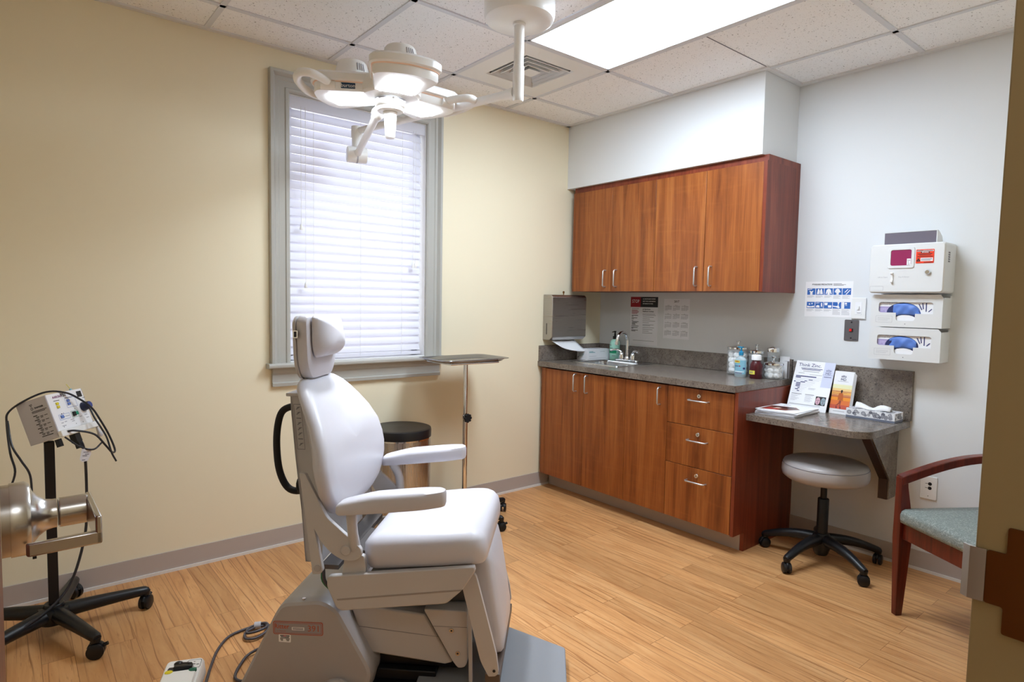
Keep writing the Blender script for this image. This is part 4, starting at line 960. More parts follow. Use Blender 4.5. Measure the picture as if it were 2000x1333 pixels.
def pod(deg, handle):
    a = math.radians(deg); M = Matrix.Translation(HB) @ Matrix.Rotation(a, 4, 'Z') @ Matrix.Scale(.94, 4)
    def out(k, zs, g=0):      # outline in pod coordinates
        pts = rpoly([(.062-g*.3,-.088-g),(.285+g*.5,-.142-g),(.318+g,-.1-g*.5),(.338+g,0),(.318+g,.1+g*.5),(.285+g*.5,.142+g),(.062-g*.3,.088+g)], [.01,.035,.03,.06,.03,.035,.01], 4)
        return [tuple(M @ V((x*1.0, y*k, zs))) for x, y in pts]
    p = B().loft([out(.95,.004), out(1,.012), out(1,.04)]).build('lamp_pod', LAMPW, t)
    B().loft([out(1,.0401,.003), out(1,.044,.006)], cap=True).build('pod_trim', PEACH, p)
    B().loft([out(1,.0441,.006), out(1,.05,.014), out(1,.076,.014), out(.99,.087,.004), out(.8,.092,-.02)]).build('pod_lid', LAMPW, p)
    R0 = M @ V((.178,0,0))
    d_ = B().lathe([(.079,.087),(.076,.092),(.062,.145),(.056,.153),(.03,.157),(.002,.158)], R0, n=36).build('heat_dome', LAMPW, p)
    b = B()
    for i in range(4):
        for s0 in (1.9, 4.6, 5.9):
            an = s0+i*.14; c0, c1 = V((cos(an)*.0725, sin(an)*.0725, .106)), V((cos(an)*.0645, sin(an)*.0645, .136)); B().tube([R0+c0, R0+c1], .0025, 6).build('dome_vent', INKL, p)
    w0, w1 = .072, .066
    pn = [(.102,-w0),(.265,-w1),(.28,0),(.265,w1),(.102,w0),(.114,0)]
    B().prism(pn, -.002, .0035, 'z', M).build('led_panel', LED, p)
    if handle:
        s_ = handle
        pts = [(.235,.12,.034),(.25,.17,.04),(.28,.222,.044),(.325,.222,.044),(.366,.15,.04),(.37,.04,.03),(.335,-.02,.024)]
        hd = B().tube([M @ V((x, y*s_, z)) for x, y, z in pts], .0165, 14, 6).build('side_handle', LAMPW, p)
        B().tube([M @ V((.21,.118*s_,.026)), M @ V((.27,.132*s_,.026))], .018, 16).build('handle_socket', LAMPW, p)
    l = bpy.data.lights.new('pod_beam', 'SPOT'); l.energy = 46; l.spot_size = math.radians(56); l.spot_blend = .9; l.shadow_soft_size = .06; l.color = (.9,.96,1)
    lo = bpy.data.objects.new('pod_beam', l); COL.objects.link(lo); lo.parent = p
    src = M @ V((.18,0,-.012)); tgt = V(L(-2.46,-1.36,.58)); lo.location = src; lo.rotation_mode = 'QUATERNION'; lo.rotation_quaternion = (tgt-src).to_track_quat('-Z','Y')
    return p, M
pL, ML = pod(135, 1); pod(255, 0); pod(15, -1)
# maker's badge on the side of the left pod that faces the room
o = B(); nside = ML.to_3x3() @ V((.24,1,0)).normalized(); xdir = ML.to_3x3() @ V((-.97,.235,0)).normalized()
pc = ML @ V((.155,.1117,.0255)); xdir = (-(ML.to_3x3() @ V((.972,.235,0)))).normalized(); zd = V((0,0,1)); nn_ = xdir.cross(zd)
if nn_.dot(nside) < 0: xdir = -xdir; nn_ = -nn_
q = lambda x, z, l: pc+xdir*x+zd*z+nn_*(l+.001)
o.m(0).face([o.bm.verts.new(q(x, z, .0006)) for x, z in rrect(-.029,.029,-.0115,.0115,.003)])
o.m(1).text('burton', .021, q(0,0,.0008), xdir, zd)
o.build('badge', [mat('badge_navy', rgb(32,62,92), .4), PAPER], pL)
# ---------------------------------------------------------------- procedure chair (local x forward, -y the side nearest the door)
CO = V((-2.4571, -1.3628, 0)); CR = math.atan2(-.69466, .71934)
c = thing('procedure_chair', 'light grey upholstered procedure chair with armrests and a raised headrest, centre of the room', 'exam chair', CO, CR)
def sp(pts, s0, s1, b=None): return (b or B()).prism([(x, z) for x, z in pts], -s0, -s1, 'y')     # side profile extruded across
bp = B().box(-.5,.3,-.19,.19,.0,.022).box(-.42,.12,-.16,.16,.0225,.06); bp.box(-.2,.2,-.13,.13,.0605,.1); bp.build('base_plate', BLACKP, c, bevel=.004)
B().prism(rpoly([(.06,-.262),(.40,-.262),(.572,-.2),(.566,.072),(.322,.21),(.06,.21)], .012), .03, .042, 'z').build('foot_plate', PLATEM, c, bevel=.003)
hp = [(-.552,.0),(-.415,.278),(-.39,.314),(-.25,.331),(-.2,.303),(-.078,.09),(-.1,.0)]
pr = rpoly(hp, [.01,.05,.03,.03,.05,.03,.005], 5)
cx_, cz_ = -.31, .12
def ring(s, k): return [(cx_+(x-cx_)*k, -s, (cz_+(z-cz_)*k) if z > .01 else z) for x, z in pr]
bc = B().loft([ring(-.24,.94), ring(-.232,.985), ring(-.215,1), ring(.195,1), ring(.198,1.004), ring(.222,1.0), ring(.234,.985), ring(.24,.94)]).build('base_cover', SHELLD, c, ang=30)
b = B(); yf = -.2405
def lab(x, z, l=0): return (x, yf-l, z)
tl = math.radians(1.4)
def LB(u, v, l=0): return (-.333+u*cos(tl)-v*sin(tl), yf-l, .231+u*sin(tl)+v*cos(tl))
def rr_(b, w, h, r, l): b.face([b.bm.verts.new(LB(u, v, l)) for u, v in rrect(-w/2,w/2,-h/2,h/2,r)])
b.m(1); rr_(b,.173,.046,.007,.0004); b.m(0); rr_(b,.168,.041,.006,.0006); b.m(1); rr_(b,.162,.036,.004,.0008); b.m(0); rr_(b,.159,.033,.003,.001)
xdv = V((cos(tl),0,sin(tl))); zdv = V((-sin(tl),0,cos(tl)))
b.m(2).text('Ritter', .022, LB(-.056,.005,.0012), xdv, zdv, bold=.0003).text('391', .03, LB(.055,.0,.0012), xdv, zdv).text('by Midmark', .0065, LB(-.058,-.0105,.0012), xdv, zdv)
b.m(3).quad([LB(-.021,-.0065,.0012), LB(.022,-.0065,.0012), LB(.022,.004,.0012), LB(-.021,.004,.0012)]); b.m(4)
for v_ in (.001, -.0035): b.quad([LB(-.018,v_-.001,.0014), LB(.019,v_-.001,.0014), LB(.019,v_+.001,.0014), LB(-.018,v_+.001,.0014)])
b.build('name_plate', [LABGREY, ORLAB, ORLAB, PAPER, INK], bc)
b = B(); b.m(0).face([b.bm.verts.new((x, yf-.0004, z)) for x, z in rrect(-.4,-.358,.18,.207,.003)])
bars(b, (-.379,yf-.0006,.194), XD, ZD, [(-.016,.017,.0085)], .0035, 1); bars(b, (-.379,yf-.0007,.194), XD, ZD, [(-.005,.005,.0085)], .003, 2); bars(b, (-.379,yf-.0006,.194), XD, ZD, [(-.014,.015,.004),(-.016,.017,0),(-.016,-.006,-.004),(.004,.017,-.004),(-.014,-.006,-.008),(.006,.015,-.008)], .0025, 1)
b.build('service_sticker', [PAPER, INK, RED], bc)
B().cyl((-.32,-.221,.322),(-.32,-.221,.3265),.006,n=14).build('cover_screws', NICKEL, bc)
fl = B().tube([(-.17,-.235,.05),(-.205,-.262,.065),(-.225,-.29,.067)], .012, 12, 4).tube([(-.185,-.25,.067),(-.12,-.262,.04)], .006, 8).build('foot_lever', SHELLD, c)
# lift arm and front bracket
la = sp([(-.18,.29),(.082,.268),(.181,.104),(.154,.095),(-.122,.122)], .17, -.17).build('lift_arm', SHELL, c, bevel=.006)
sp([(-.146,.213),(.131,.192),(.131,.191),(-.146,.211)], .1706, .1699).build('arm_groove', INKG, la)
fb = sp(rpoly([(.081,.297),(.232,.297),(.234,.12),(.226,.102),(.203,.096),(.183,.12)], [.01,.01,.01,.015,.015,.02]), .19, -.19).build('front_bracket', SHELL, c, bevel=.003)
sp([(.116,.24),(.232,.242),(.232,.2405),(.116,.2385)], .1906, .1899).build('bracket_seam', INKG, fb)
for q in ((.179,.228),(.201,.15)): B().cyl((q[0],-.1902,q[1]),(q[0],-.193,q[1]),.0075,n=16).m(1).cyl((q[0],-.193,q[1]),(q[0],-.1934,q[1]),.0035,n=6).build('bracket_bolt', [NICKEL, INK], fb)
sp([(-.16,.3),(.23,.31),(.24,.395),(-.15,.345)], .14, -.14).build('seat_carriage', mat('dark_frame', rgb(74,72,74), .5), c)
sp([(.1,.345),(.165,.355),(.165,.335),(.1,.327)], .215, .195).build('side_clip', SHELL, c)
for s in (.2, -.2):
    sp([(.235,.34),(.247,.34),(.254,.062),(.242,.062)], s+.006, s-.006).build('stay_rod', SHELL, c, bevel=.001)
    sp(rpoly([(.222,.42),(.264,.466),(.278,.418),(.339,.191),(.347,.131),(.336,.12),(.314,.118),(.287,.167)], [.01,.02,.01,.01,.006,.004,.004,.02]), s*1.25+.008, s*1.25-.008).m(1).cyl((.332,-s*1.25-.0085,.138),(.332,-s*1.25-.0095,.138),.005,n=12).build('leg_link', [SHELL, INK], c, bevel=.001)
B().box(.3,.35,-.241,.241,.085,.117).build('leg_crossbar', mat('link_brown', rgb(96,84,78), .4), c, bevel=.003)
# leg pad
ol = rrect(-.165,.165,-.03,.35,.05,6)
def padfn(x, y, h):
    lz = y; t0 = .258+.06*(1-lz/.35)+.014*sin(PI*lz/.35)*(1-(x/.25)**2); return (t0+h, -x, .155+lz)
B().pillow(ol, [(.02,-.032),(.004,-.03),(0,-.02),(0,.012),(.004,.024),(.014,.032),('s',.8,.037),('s',.4,.041),('s',.05,.042)], padfn).build('leg_pad', VINYL, c)
# seat cushion, tilted up to the front
ST = math.radians(6.3)
def seatfn(x, y, h):
    z = h; z -= .0*x
    return (-.102+x*cos(ST)-z*sin(ST), -y, .452+x*sin(ST)+z*cos(ST)-max(0,x-.31)**2*1.2)
ol = rpoly([(0,-.255),(.29,-.268),(.405,-.255),(.405,.255),(.29,.268),(0,.255)], [.05,.1,.07,.07,.1,.05], 6)
B().pillow(ol, [(.03,.002),(.008,.0),(.0,.012),(-.004,.045),(0,.078),(.014,.094),(.035,.104),('s',.86,.109),('s',.6,.114),('s',.3,.117),('s',.03,.118)], seatfn).build('seat_cushion', VINYL, c, ang=60)
for s in (1, -1):
    b = sp(rpoly([(-.215,.437),(.266,.494),(.27,.479),(.23,.416),(.177,.367),(-.17,.323),(-.186,.334),(-.217,.403)], [.012,.004,.006,.015,.012,.03,.02,.012]), .285*s, .262*s)
    pnl = b.build('side_panel', SHELL, c, bevel=.004)
    sp([(-.183,.363),(.229,.418),(.224,.4125),(-.18,.358)], .2862*s, .2848*s).build('panel_groove', mat('groove_shade', rgb(150,144,142), .5), pnl)
    # upright post that carries the arm and back hinge
    sp(rpoly([(-.16,.505),(-.096,.507),(-.091,.447),(-.172,.437)], .01), .272*s, .252*s).build('hinge_post', SHELL, c, bevel=.002)
    # back side arm
    pts = [(-.304,.776),(-.285,.773),(-.228,.66),(-.213,.632),(-.124,.556),(-.099,.535),(-.1,.507),(-.124,.494),(-.159,.494),(-.198,.515),(-.229,.547),(-.254,.59),(-.227,.457),(-.235,.446),(-.262,.443),(-.276,.56)]
    arm = sp(rpoly(pts, [.003,.004,.02,.02,.03,.03,.02,.02,.02,.02,.02,0,.01,.008,.006,.02]), .291*s, .273*s).build('back_side_arm', SHELL, c, bevel=.002)
    B().cyl((-.15,-.2912*s,.529),(-.15,-.296*s,.529),.0165,n=28).build('pivot_cap', SHELL, arm, bevel=.002)
    B().cyl((-.244,-.2912*s,.465),(-.244,-.2945*s,.465),.011,n=24).build('pivot_bolt', SHELLD, arm, bevel=.001)
    # armrest: pad on a post
    w = .042
    tz = lambda x: .662+.115*(x+.11)-.0
    olp = rpoly([(-.178,-w*.8),(-.05,-w*1.05),(.11,-w*1.05),(.175,-w*.55),(.178,w*.55),(.11,w*1.05),(-.05,w*1.05),(-.178,w*.8)], [.03,.03,.05,.02,.02,.05,.03,.03], 4)
    def armfn(x, y, h):
        k = min(1, max(0, (x+.178)/.13)); return (x+(-.03 if s < 0 else 0), -(y+.297*s), .658+.118*(x+.12)+h*(.55+.45*math.sqrt(k)))
    ar = B().pillow(olp, [(.012,0),(.003,.003),(0,.012),(0,.04),(.004,.05),(.014,.056),('s',.6,.059),('s',.1,.06)], armfn).build('armrest', VINYL, c)
    B().tube([(-.132+(-.03 if s < 0 else 0),-.29*s,.664),(-.13,-.288*s,.6),(-.124,-.268*s,.5)], [.0175,.0165,.018], 16, 4).build('armrest_post', WHITEPL if 0 else SHELL, ar)
sp([(-.25,.47),(-.1,.44),(-.1,.425),(-.25,.45)], .1, -.1).box(-.25,-.19,-.25,.25,.445,.46).build('hinge_bar', mat('hinge_dark', rgb(96,92,92), .4, .4), c)
B().tube([(-.245,-.24,.44),(-.235,-.25,.4),(-.195,-.255,.37)], .006, 8, 4).m(1).tube([(-.25,-.235,.44),(-.245,-.245,.4),(-.2,-.25,.36)], .004, 8, 4).build('wiring', [CORDM, mat('green_wire', rgb(30,110,70), .5)], c)
# back cushion: waisted outline, swelling at the lumbar
hw = [(0,.10),(.008,.165),(.028,.23),(.055,.27),(.11,.318),(.16,.334),(.21,.333),(.27,.308),(.33,.272),(.38,.24),(.42,.208),(.447,.18),(.464,.145),(.472,.11)]
ol = [(w, h) for h, w in hw]+[(-w, h) for h, w in hw[::-1]]
fwd = [(0,.04),(.04,.054),(.1,.068),(.16,.076),(.27,.08),(.33,.066),(.4,.036),(.455,.008),(.5,-.01)]
def interp(tab, x):
    for (x0, y0), (x1, y1) in zip(tab, tab[1:]):
        if x <= x1: return y0+(y1-y0)*(x-x0)/(x1-x0)
    return tab[-1][1]
BL = math.radians(13)
def backfn(x, y, h):
    h -= .02*(1-abs(x)/.3)*0; f = interp(fwd, min(.5, max(0, y)))+h
    return (-.236-y*sin(BL)+f*cos(BL), -x*.945, .595+y*cos(BL)+f*sin(BL)*.3)
B().pillow(ol, [(.02,-.048),(.005,-.046),(0,-.04),(-.002,-.028),(0,-.016),(.008,-.006),(.02,0),('s',.85,.004),('s',.6,.004),('s',.3,.002),('s',.02,.001)], backfn).build('back_cushion', VINYL, c, ang=60)
# hard shell behind the cushion
b = B()
sec = [(.998,-.404,-.35,.135),(.96,-.398,-.338,.145),(.8,-.372,-.288,.17),(.62,-.34,-.258,.195),(.45,-.318,-.262,.215)]
def shr(k): return [(t0, -w*k, z) for z, t0, t1, w in sec]+[(t1, -w*k, z) for z, t0, t1, w in sec[::-1]]
sh = B().loft([shr(.97), shr(1), shr(-1), shr(-.97)]).box(-.416,-.352,-.143,.143,.9985,1.01).build('back_shell', SHELL, c, bevel=.003)
b = B()
def bk(u, v, l=.0006):     # on the slanting side of the shell: u across, v down
    z = .972-.15*v; f = (z-.8)/.16; w = .17+(.145-.17)*f; tb = -.372+(-.398+.372)*f
    return (tb+.012+.026*u, -(w+l), z)
for (u0,v0,u1,v1) in ((0,0,1,.0),(0,1,1,1),(0,0,0,1),(1,0,1,1)):
    e0 = .03; b.quad([bk(u0-e0*(v0!=v1),v0-.006*(u0!=u1)), bk(u1-e0*(v0!=v1),v1-.006*(u0!=u1)), bk(u1+e0*(v0!=v1),v1+.006*(u0!=u1)), bk(u0+e0*(v0!=v1),v0+.006*(u0!=u1))])
for i in range(8):
    v = .08+.115*i
    if i in (2, 6): b.quad([bk(.2,v-.01),bk(.85,v-.012),bk(.85,v+.012),bk(.2,v+.01)])
    else:
        b.quad([bk(.2,v+.035),bk(.38,v+.035),bk(.8,v-.02),bk(.65,v-.03)]); b.quad([bk(.4,v-.02),bk(.85,v-.03),bk(.85,v-.015),bk(.4,v-.005)])
b.build('instruction_strip', INKG, sh)
# push handle behind the back
pts = [(-.4,-.05,.948),(-.436,-.05,.947),(-.472,-.05,.928),(-.489,-.05,.878),(-.494,-.05,.803),(-.485,-.05,.715),(-.458,-.05,.655),(-.419,-.05,.638),(-.36,-.05,.655)]
B().tube(pts, .0125, 14, 5).ball((-.4,-.05,.662), .028, 14, (.7,1,1.25)).build('push_handle', BLACKR, c)
# headrest
ol = rpoly([(-.095,0),(.095,0),(.135,.06),(.14,.21),(.12,.232),(-.12,.232),(-.14,.21),(-.135,.06)], [.03,.03,.05,.04,.03,.03,.04,.05], 5)
l = math.radians(3)
fn = lambda x, y, h: (-.392-y*sin(l)*.4+h*cos(l), -x, 1.05+y*.97*cos(l)+h*sin(l))
hr = B().pillow(ol, [(.006,0),(0,.004),(0,.012),(.003,.0125)], fn).build('headrest', SHELL, c)
B().pillow([(x*.99, y) for x, y in ol], [(.005,.013),(0,.02),(0,.04),(.004,.05),(.014,.055),('s',.5,.056),('s',.05,.056)], fn).build('headrest_cushion', VINYL, hr)
ol2 = rpoly([(-.1,.075),(.1,.075),(.118,.12),(.118,.225),(.1,.236),(-.1,.236),(-.118,.225),(-.118,.12)], [.03]*8, 5)
def fp(x, y, h):
    k = (y-.075)/.16; bul = .024+.03*max(0, 1-abs((k-.25)/(.8 if k > .25 else .4)))**.8
    hh = .057+(h if h <= .014 else .014+(h-.014)*bul/.04); return fn(x, y-(.0 if h < .02 else 0), hh)
B().pillow(ol2, [(.006,.0),(.002,.004),(.004,.012),('s',.99,.014),('s',.95,.024),('s',.86,.034),('s',.7,.045),('s',.45,.053),('s',.2,.056),('s',.02,.057)], fp).build('head_pillow', VINYL, hr, ang=60, sub=1)
B().box(-.388,-.371,-.148,-.139,1.2,1.227).m(1).box(-.384,-.375,-.1495,-.148,1.204,1.223).build('headrest_clip', [CHROME, INK], hr, bevel=.001)
# ---------------------------------------------------------------- trash can
t = thing('trash_can', 'round brushed steel trash can with a black lid behind the exam chair', 'trash can', (-1.868, -.205, 0))
R_ = .172
B().lathe([(R_-.002,0),(R_,.01),(R_,.028)], n=48).build('bin_foot', BLACKP, t)
B().lathe([(R_,.0285),(R_,.555)], n=64).build('bin_body', STEELV, t)
B().lathe([(R_+.003,.5555),(R_+.003,.563)], n=64).build('bin_ring', CHROME, t)
B().lathe([(R_+.003,.5635),(R_+.004,.6),(R_+.001,.61),(R_-.012,.614),(R_-.03,.611),(.002,.617)], n=64).build('bin_lid', BLACKP, t)
B().box(-.045,.045,-R_-.022,-R_+.01,.006,.018).build('pedal', BLACKP, t, bevel=.003)
# ---------------------------------------------------------------- caster bases
def caster(name, par, x, y, a, r=.026, clip=True):
    """twin-wheel caster on the floor under (x, y)"""
    b = B(); dx, dy = cos(a), sin(a); sx, sy = -dy, dx
    for s in (-1, 1):
        c0 = V((x+sx*.006*s, y+sy*.006*s, r)); c1 = V((x+sx*.021*s, y+sy*.021*s, r)); b.tube([c0, c0+(c1-c0)*.75, c1], [r, r, r*.78], 22)
    b.tube([(x,y,r*1.2),(x-dx*.012,y-dy*.012,r*2+.006)], .0085, 10)
    hood = [(x+dx*r*.86*cos(q)+0, y+dy*r*.86*cos(q), r+r*1.06*sin(q)) for q in [PI*i/6*.9 for i in range(7)]]
    b.tube(hood, .006, 8)
    if clip: b.tube([(x+dx*r*.7,y+dy*r*.7,r*1.5),(x+dx*r*1.35,y+dy*r*1.35,r*1.75)], .007, 8)
    return b.build(name, BLACKP, par)
def star_base(par, R, n, a0, z0, z1, w, drop, arch=0, hubr=.05, hubz=(.06,.11), mat_=None, rcast=.026, clip=True):
    """separate arms running from the hub to the casters"""
    for i in range(n):
        a = a0+2*PI*i/n; u = V((cos(a), sin(a), 0)); s = V((-sin(a), cos(a), 0)); rings = []
        for k in range(9):
            f = k/8; d = hubr*.6+(R-hubr*.6)*f; z = z0+(z1-z0)*f+arch*sin(PI*min(1, f*1.0))*.5
            wd = w*(1-.38*f); hh = w*.95*(1-.35*f)
            rings.append([tuple(u*d+s*(wd/2*cos(2*PI*q/12))*(1 if 1 else 0)+V((0,0,z+hh/2*sin(2*PI*q/12)))) for q in range(12)])
        e = u*(R+w*.2); rings.append([tuple(e+s*(w*.22*cos(2*PI*q/12))+V((0,0,z1+w*.18*sin(2*PI*q/12)))) for q in range(12)])
        lg = B().loft(rings).cyl(tuple(u*R+V((0,0,z1))), tuple(u*R+V((0,0,rcast*2+.004))), w*.3, w*.26, 14).build('leg', mat_ or BLACKP, par)
        caster('caster', lg, u.x*R, u.y*R, a+.9, rcast, clip)
# instrument stand with its tray
t = thing('instrument_stand', 'chrome pole stand on black casters carrying the steel tray', 'stand', (-1.458, -.262, 0))
star_base(t, .29, 5, math.radians(-4), .085, .075, .05, 0, .0, .05)
B().lathe([(.05,.06),(.055,.075),(.05,.105),(.03,.125)], n=28).build('hub', BLACKP, t)
B().cyl((0,0,.1255),(0,0,.62),.0155,n=24).build('outer_pole', CHROME, t)
B().lathe([(.017,.6205),(.018,.63),(.018,.645),(.014,.65)], n=24).build('pole_collar', CHROME, t)
b = B()
for k in range(8): b.ball((.02*cos(2*PI*k/8), -.028, .632+.02*sin(2*PI*k/8)), .009, 10)
b.cyl((0,-.016,.632),(0,-.034,.632),.019,n=20); b.build('clamp_knob', BLACKR, t)
B().cyl((0,0,.6505),(0,0,.968),.0125,n=24).build('inner_pole', CHROME, t)
fx0, fx1, fy0, fy1, fz = -.19, .15, -.125, .125, .974
B().tube([(fx0,fy0,fz),(fx1,fy0,fz),(fx1,fy1,fz),(fx0,fy1,fz)], .0055, 10, closed=True).tube([(0,fy0,fz),(0,0,fz-.004),(0,fy1,fz)], .0055, 10).build('tray_frame', CHROME, t)
tr = thing('instrument_tray', 'shallow stainless steel tray lying on the chrome pole stand', 'tray', (-1.47, -.262, .98))
w2, d2 = .24, .16
def tro(g, z, r): return [(p[0], p[1], z) for p in rrect(-w2+g, w2-g, -d2+g, d2-g, max(.012, r-g*.4), 6)]
B().loft([tro(.03,.0,.06), tro(.012,.016,.06), tro(.0,.019,.05), tro(-.002,.0165,.05)], cap=False).loft([tro(.033,.0012,.06), tro(.0145,.0165,.06), tro(.0,.0192,.05)], cap=False).m(0).build('tray_rim', TRAYM, tr)
B().prism([(p[0], p[1]) for p in rrect(-w2+.031, w2-.031, -d2+.031, d2-.031, .05, 6)], -.0, .0012, 'z').build('tray_bottom', TRAYM, tr)
# ---------------------------------------------------------------- electrosurgical unit on its stand (left)
EX, EY = -3.478, -.347
t = thing('unit_stand', 'black five-legged caster stand with a square post, left of the exam chair', 'stand', (EX, EY, 0))
star_base(t, .315, 5, math.radians(-70), .085, .078, .062, 0, .004, .055, rcast=.029)
B().lathe([(.05,.05),(.056,.06),(.056,.1),(.05,.108),(.04,.109)], n=28).lathe([(.034,.1095),(.034,.12),(.031,.124)], n=28).build('hub', BLACKP, t)
B().box(-.0165,.0165,-.0165,.0165,.1245,.766).build('post', BLACKP, t, bevel=.002)
FN = V((.77,-.64,0)).normalized(); WD = V((.64,.77,0)).normalized(); ta = math.radians(19)
F3 = FN*cos(ta)+V((0,0,1))*sin(ta); U3 = V((0,0,1))*cos(ta)-FN*sin(ta)
# origin: lower front corner of the side panel
UO = V((-3.449,-.452,.80))
u = thing('electrosurgical_unit', 'white electrosurgical generator with a blue dial, tilted on the black stand', 'generator', UO)
MU = Matrix(((WD.x,F3.x,U3.x,0),(WD.y,F3.y,U3.y,0),(WD.z,F3.z,U3.z,0),(0,0,0,1)))   # x width, y to the front, z up
Wd, Dp, Ht = .195, .118, .165
b = B().box(0,.004,-Dp,0,0,Ht,MU).box(Wd-.004,Wd,-Dp,0,0,Ht,MU); b.build('side_panel', UNITG, u, bevel=.001)
b = B().box(.0041,Wd-.0041,-Dp+.002,-.002,.0,Ht-.001,MU); b.build('housing', WHITEPL, u)
b = B().box(.0041,Wd-.0041,-.0019,.0005,.022,Ht,MU); fp_ = b.build('front_panel', PAPER, u)
b = B().box(.0,Wd+.012,-.012,.012,-.003,.0205,MU).box(Wd+.0005,Wd+.018,-.02,.01,-.004,.024,MU); b.build('cable_ledge', WHITEPL, u, bevel=.002)
Fx = lambda x, z, l=0: MU @ V((x, .0006+l, z))
fxd, fzd = MU.to_3x3() @ V((1,0,0)), MU.to_3x3() @ V((0,0,1))
# seen from the front, width runs left to right
b = B()
def fb_(x0, x1, z0, z1, l0, l1): b.box(x0, x1, l0, l1, z0, z1, MU)
b.m(0).text('AARON', .0125, Fx(.052,.150), fxd, fzd, bold=.0004); b.m(1).text('950', .019, Fx(.087,.1525), fxd, fzd, bold=.0005)
def fbar(x0, x1, z, h, mi, l=.0004): b.m(mi); b.quad([Fx(x0,z-h/2,l), Fx(x1,z-h/2,l), Fx(x1,z+h/2,l), Fx(x0,z+h/2,l)])
fbar(.03,.06,.136,.003,2); fbar(.09,.13,.139,.003,2); fbar(.045,.05,.082,.004,1); fbar(.055,.06,.083,.004,3)
for x0,x1,z0,z1,mi in ((.088,.142,.1,.138,4),(.03,.085,.06,.08,4),(.095,.13,.058,.083,5)):
    for zz_ in (z0, z1): fbar(x0,x1,zz_,.0012,mi)
    for xx in (x0, x1): b.m(mi); b.quad([Fx(xx-.0006,z0,.0004), Fx(xx+.0006,z0,.0004), Fx(xx+.0006,z1,.0004), Fx(xx-.0006,z1,.0004)])
for (x, z) in ((.05,.124),(.05,.112),(.11,.128),(.11,.115),(.055,.07),(.12,.09),(.18,.126),(.186,.126),(.192,.126)): fbar(x,x+.003,z,.003,1)
for (x0, x1, z) in ((.03,.042,.048),(.048,.06,.05),(.08,.1,.052),(.085,.1,.045),(.13,.145,.055),(.16,.175,.057),(.165,.18,.045),(.03,.05,.036),(.062,.082,.07)): fbar(x0,x1,z,.003,3)
for x in (.035,.1,.138): fbar(x,x+.003,.032,.003,1)
b.build('panel_print', [PURPLE, INK, INKG, INKL, mat('outline_blue', rgb(120,140,200), .5), GREENB], fp_)
def key(x0, x1, z0, z1, m_, nm='button', h=.005): B().box(x0,x1,.0007,h,z0,z1,MU).build(nm, m_, fp_, bevel=.001)
key(.036,.048,.119,.129,YELLB); key(.036,.048,.106,.116,YELLB)
key(.094,.106,.122,.132,BLUEB); key(.094,.106,.109,.119,BLUEB); key(.037,.051,.065,.077,BLUEB)
key(.1,.112,.062,.08,BLACKP, 'power_switch', .008); key(.116,.132,.065,.079,GREENB, 'indicator', .003); key(.158,.184,.132,.156,INK, 'display', .002)
kb = MU @ V((.17,.001,.09)); kf = F3
B().tube([kb, kb+kf*.012, kb+kf*.026, kb+kf*.028], [.019,.017,.0155,.014], 28).m(1).tube([kb+kf*.0281, kb+kf*.0286], [.0138,.0136], 28).build('dial', [mat('dial_navy', rgb(30,36,70), .35), KNOBB], fp_)
# side panel printing
sN = MU.to_3x3() @ V((-1,0,0)); sx_ = MU.to_3x3() @ V((0,1,0)); sz_v = fzd
Sx = lambda d, z, l=.0003: MU @ V((-.0004-l, d-Dp, z))
b = B(); b.text('DANGER', .0085, Sx(.083,.131), sx_, sz_v, bold=.0003)
def sbar(x0, x1, z, h, mi=0): b.m(mi); b.quad([Sx(x0,z-h/2), Sx(x1,z-h/2), Sx(x1,z+h/2), Sx(x0,z+h/2)])
b.m(0).face([b.bm.verts.new(Sx(.055+.005*cos(2*PI*k/16), .131+.005*sin(2*PI*k/16))) for k in range(16)])
b.m(1).face([b.bm.verts.new(Sx(.055+.0032*cos(2*PI*k/16), .131+.0032*sin(2*PI*k/16), .0005)) for k in range(16)])
for dx in (-.004, 0, .004): sbar(.055+dx-.001,.055+dx+.001,.146,.006)
sbar(.053,.057,.1405,.003)
for i, z in enumerate((.119,.1145)): sbar(.05,.11-.008*i,z,.0022)
for i in range(5):
    z = .102-.0165*i; sbar(.05,.066+.003*(i%2),z,.0032); sbar(.058,.072,z-.006,.0024); sbar(.076,.088,z-.006,.0024); sbar(.06,.07,z-.0105,.0022); sbar(.076,.086,z-.0105,.0022); sbar(.092,.105,z-.006,.0022)
sbar(.055,.1,.02,.0028)
b.build('side_print', [INK, UNITG], u)
# handpiece pencil clipped at the right side, yellow tip
hx0 = MU @ V((Wd+.009,-.03,.0)); hx1 = MU @ V((Wd+.009,-.05,Ht+.012))
B().tube([hx0+(hx1-hx0)*.02, hx0+(hx1-hx0)*.9], [.006,.005], 12).m(1).tube([hx0+(hx1-hx0)*.9, hx1], [.0058,.0045], 12).m(2).tube([hx1, hx1+U3*.022-WD*.012], .0012, 6).m(3).ball(tuple(hx0+(hx1-hx0)*.55+FN*.006), .004, 8).ball(tuple(hx0+(hx1-hx0)*.42+FN*.006), .004, 8).ball(tuple(hx0+(hx1-hx0)*.66+FN*.006), .004, 8).build('handpiece', [mat('pencil_grey', rgb(172,172,180), .4), GELLAB, YELL, INK], u)
B().ball(tuple(MU @ V((Wd+.012,.0,-.035))), .011, 10, (1,1,1.2)).tube([MU @ V((Wd+.009,0,-.004)), MU @ V((Wd+.011,0,-.03))], [.005,.008], 8).build('cable_bag', mat('cloudy_plastic', rgb(206,206,212), .3), u)
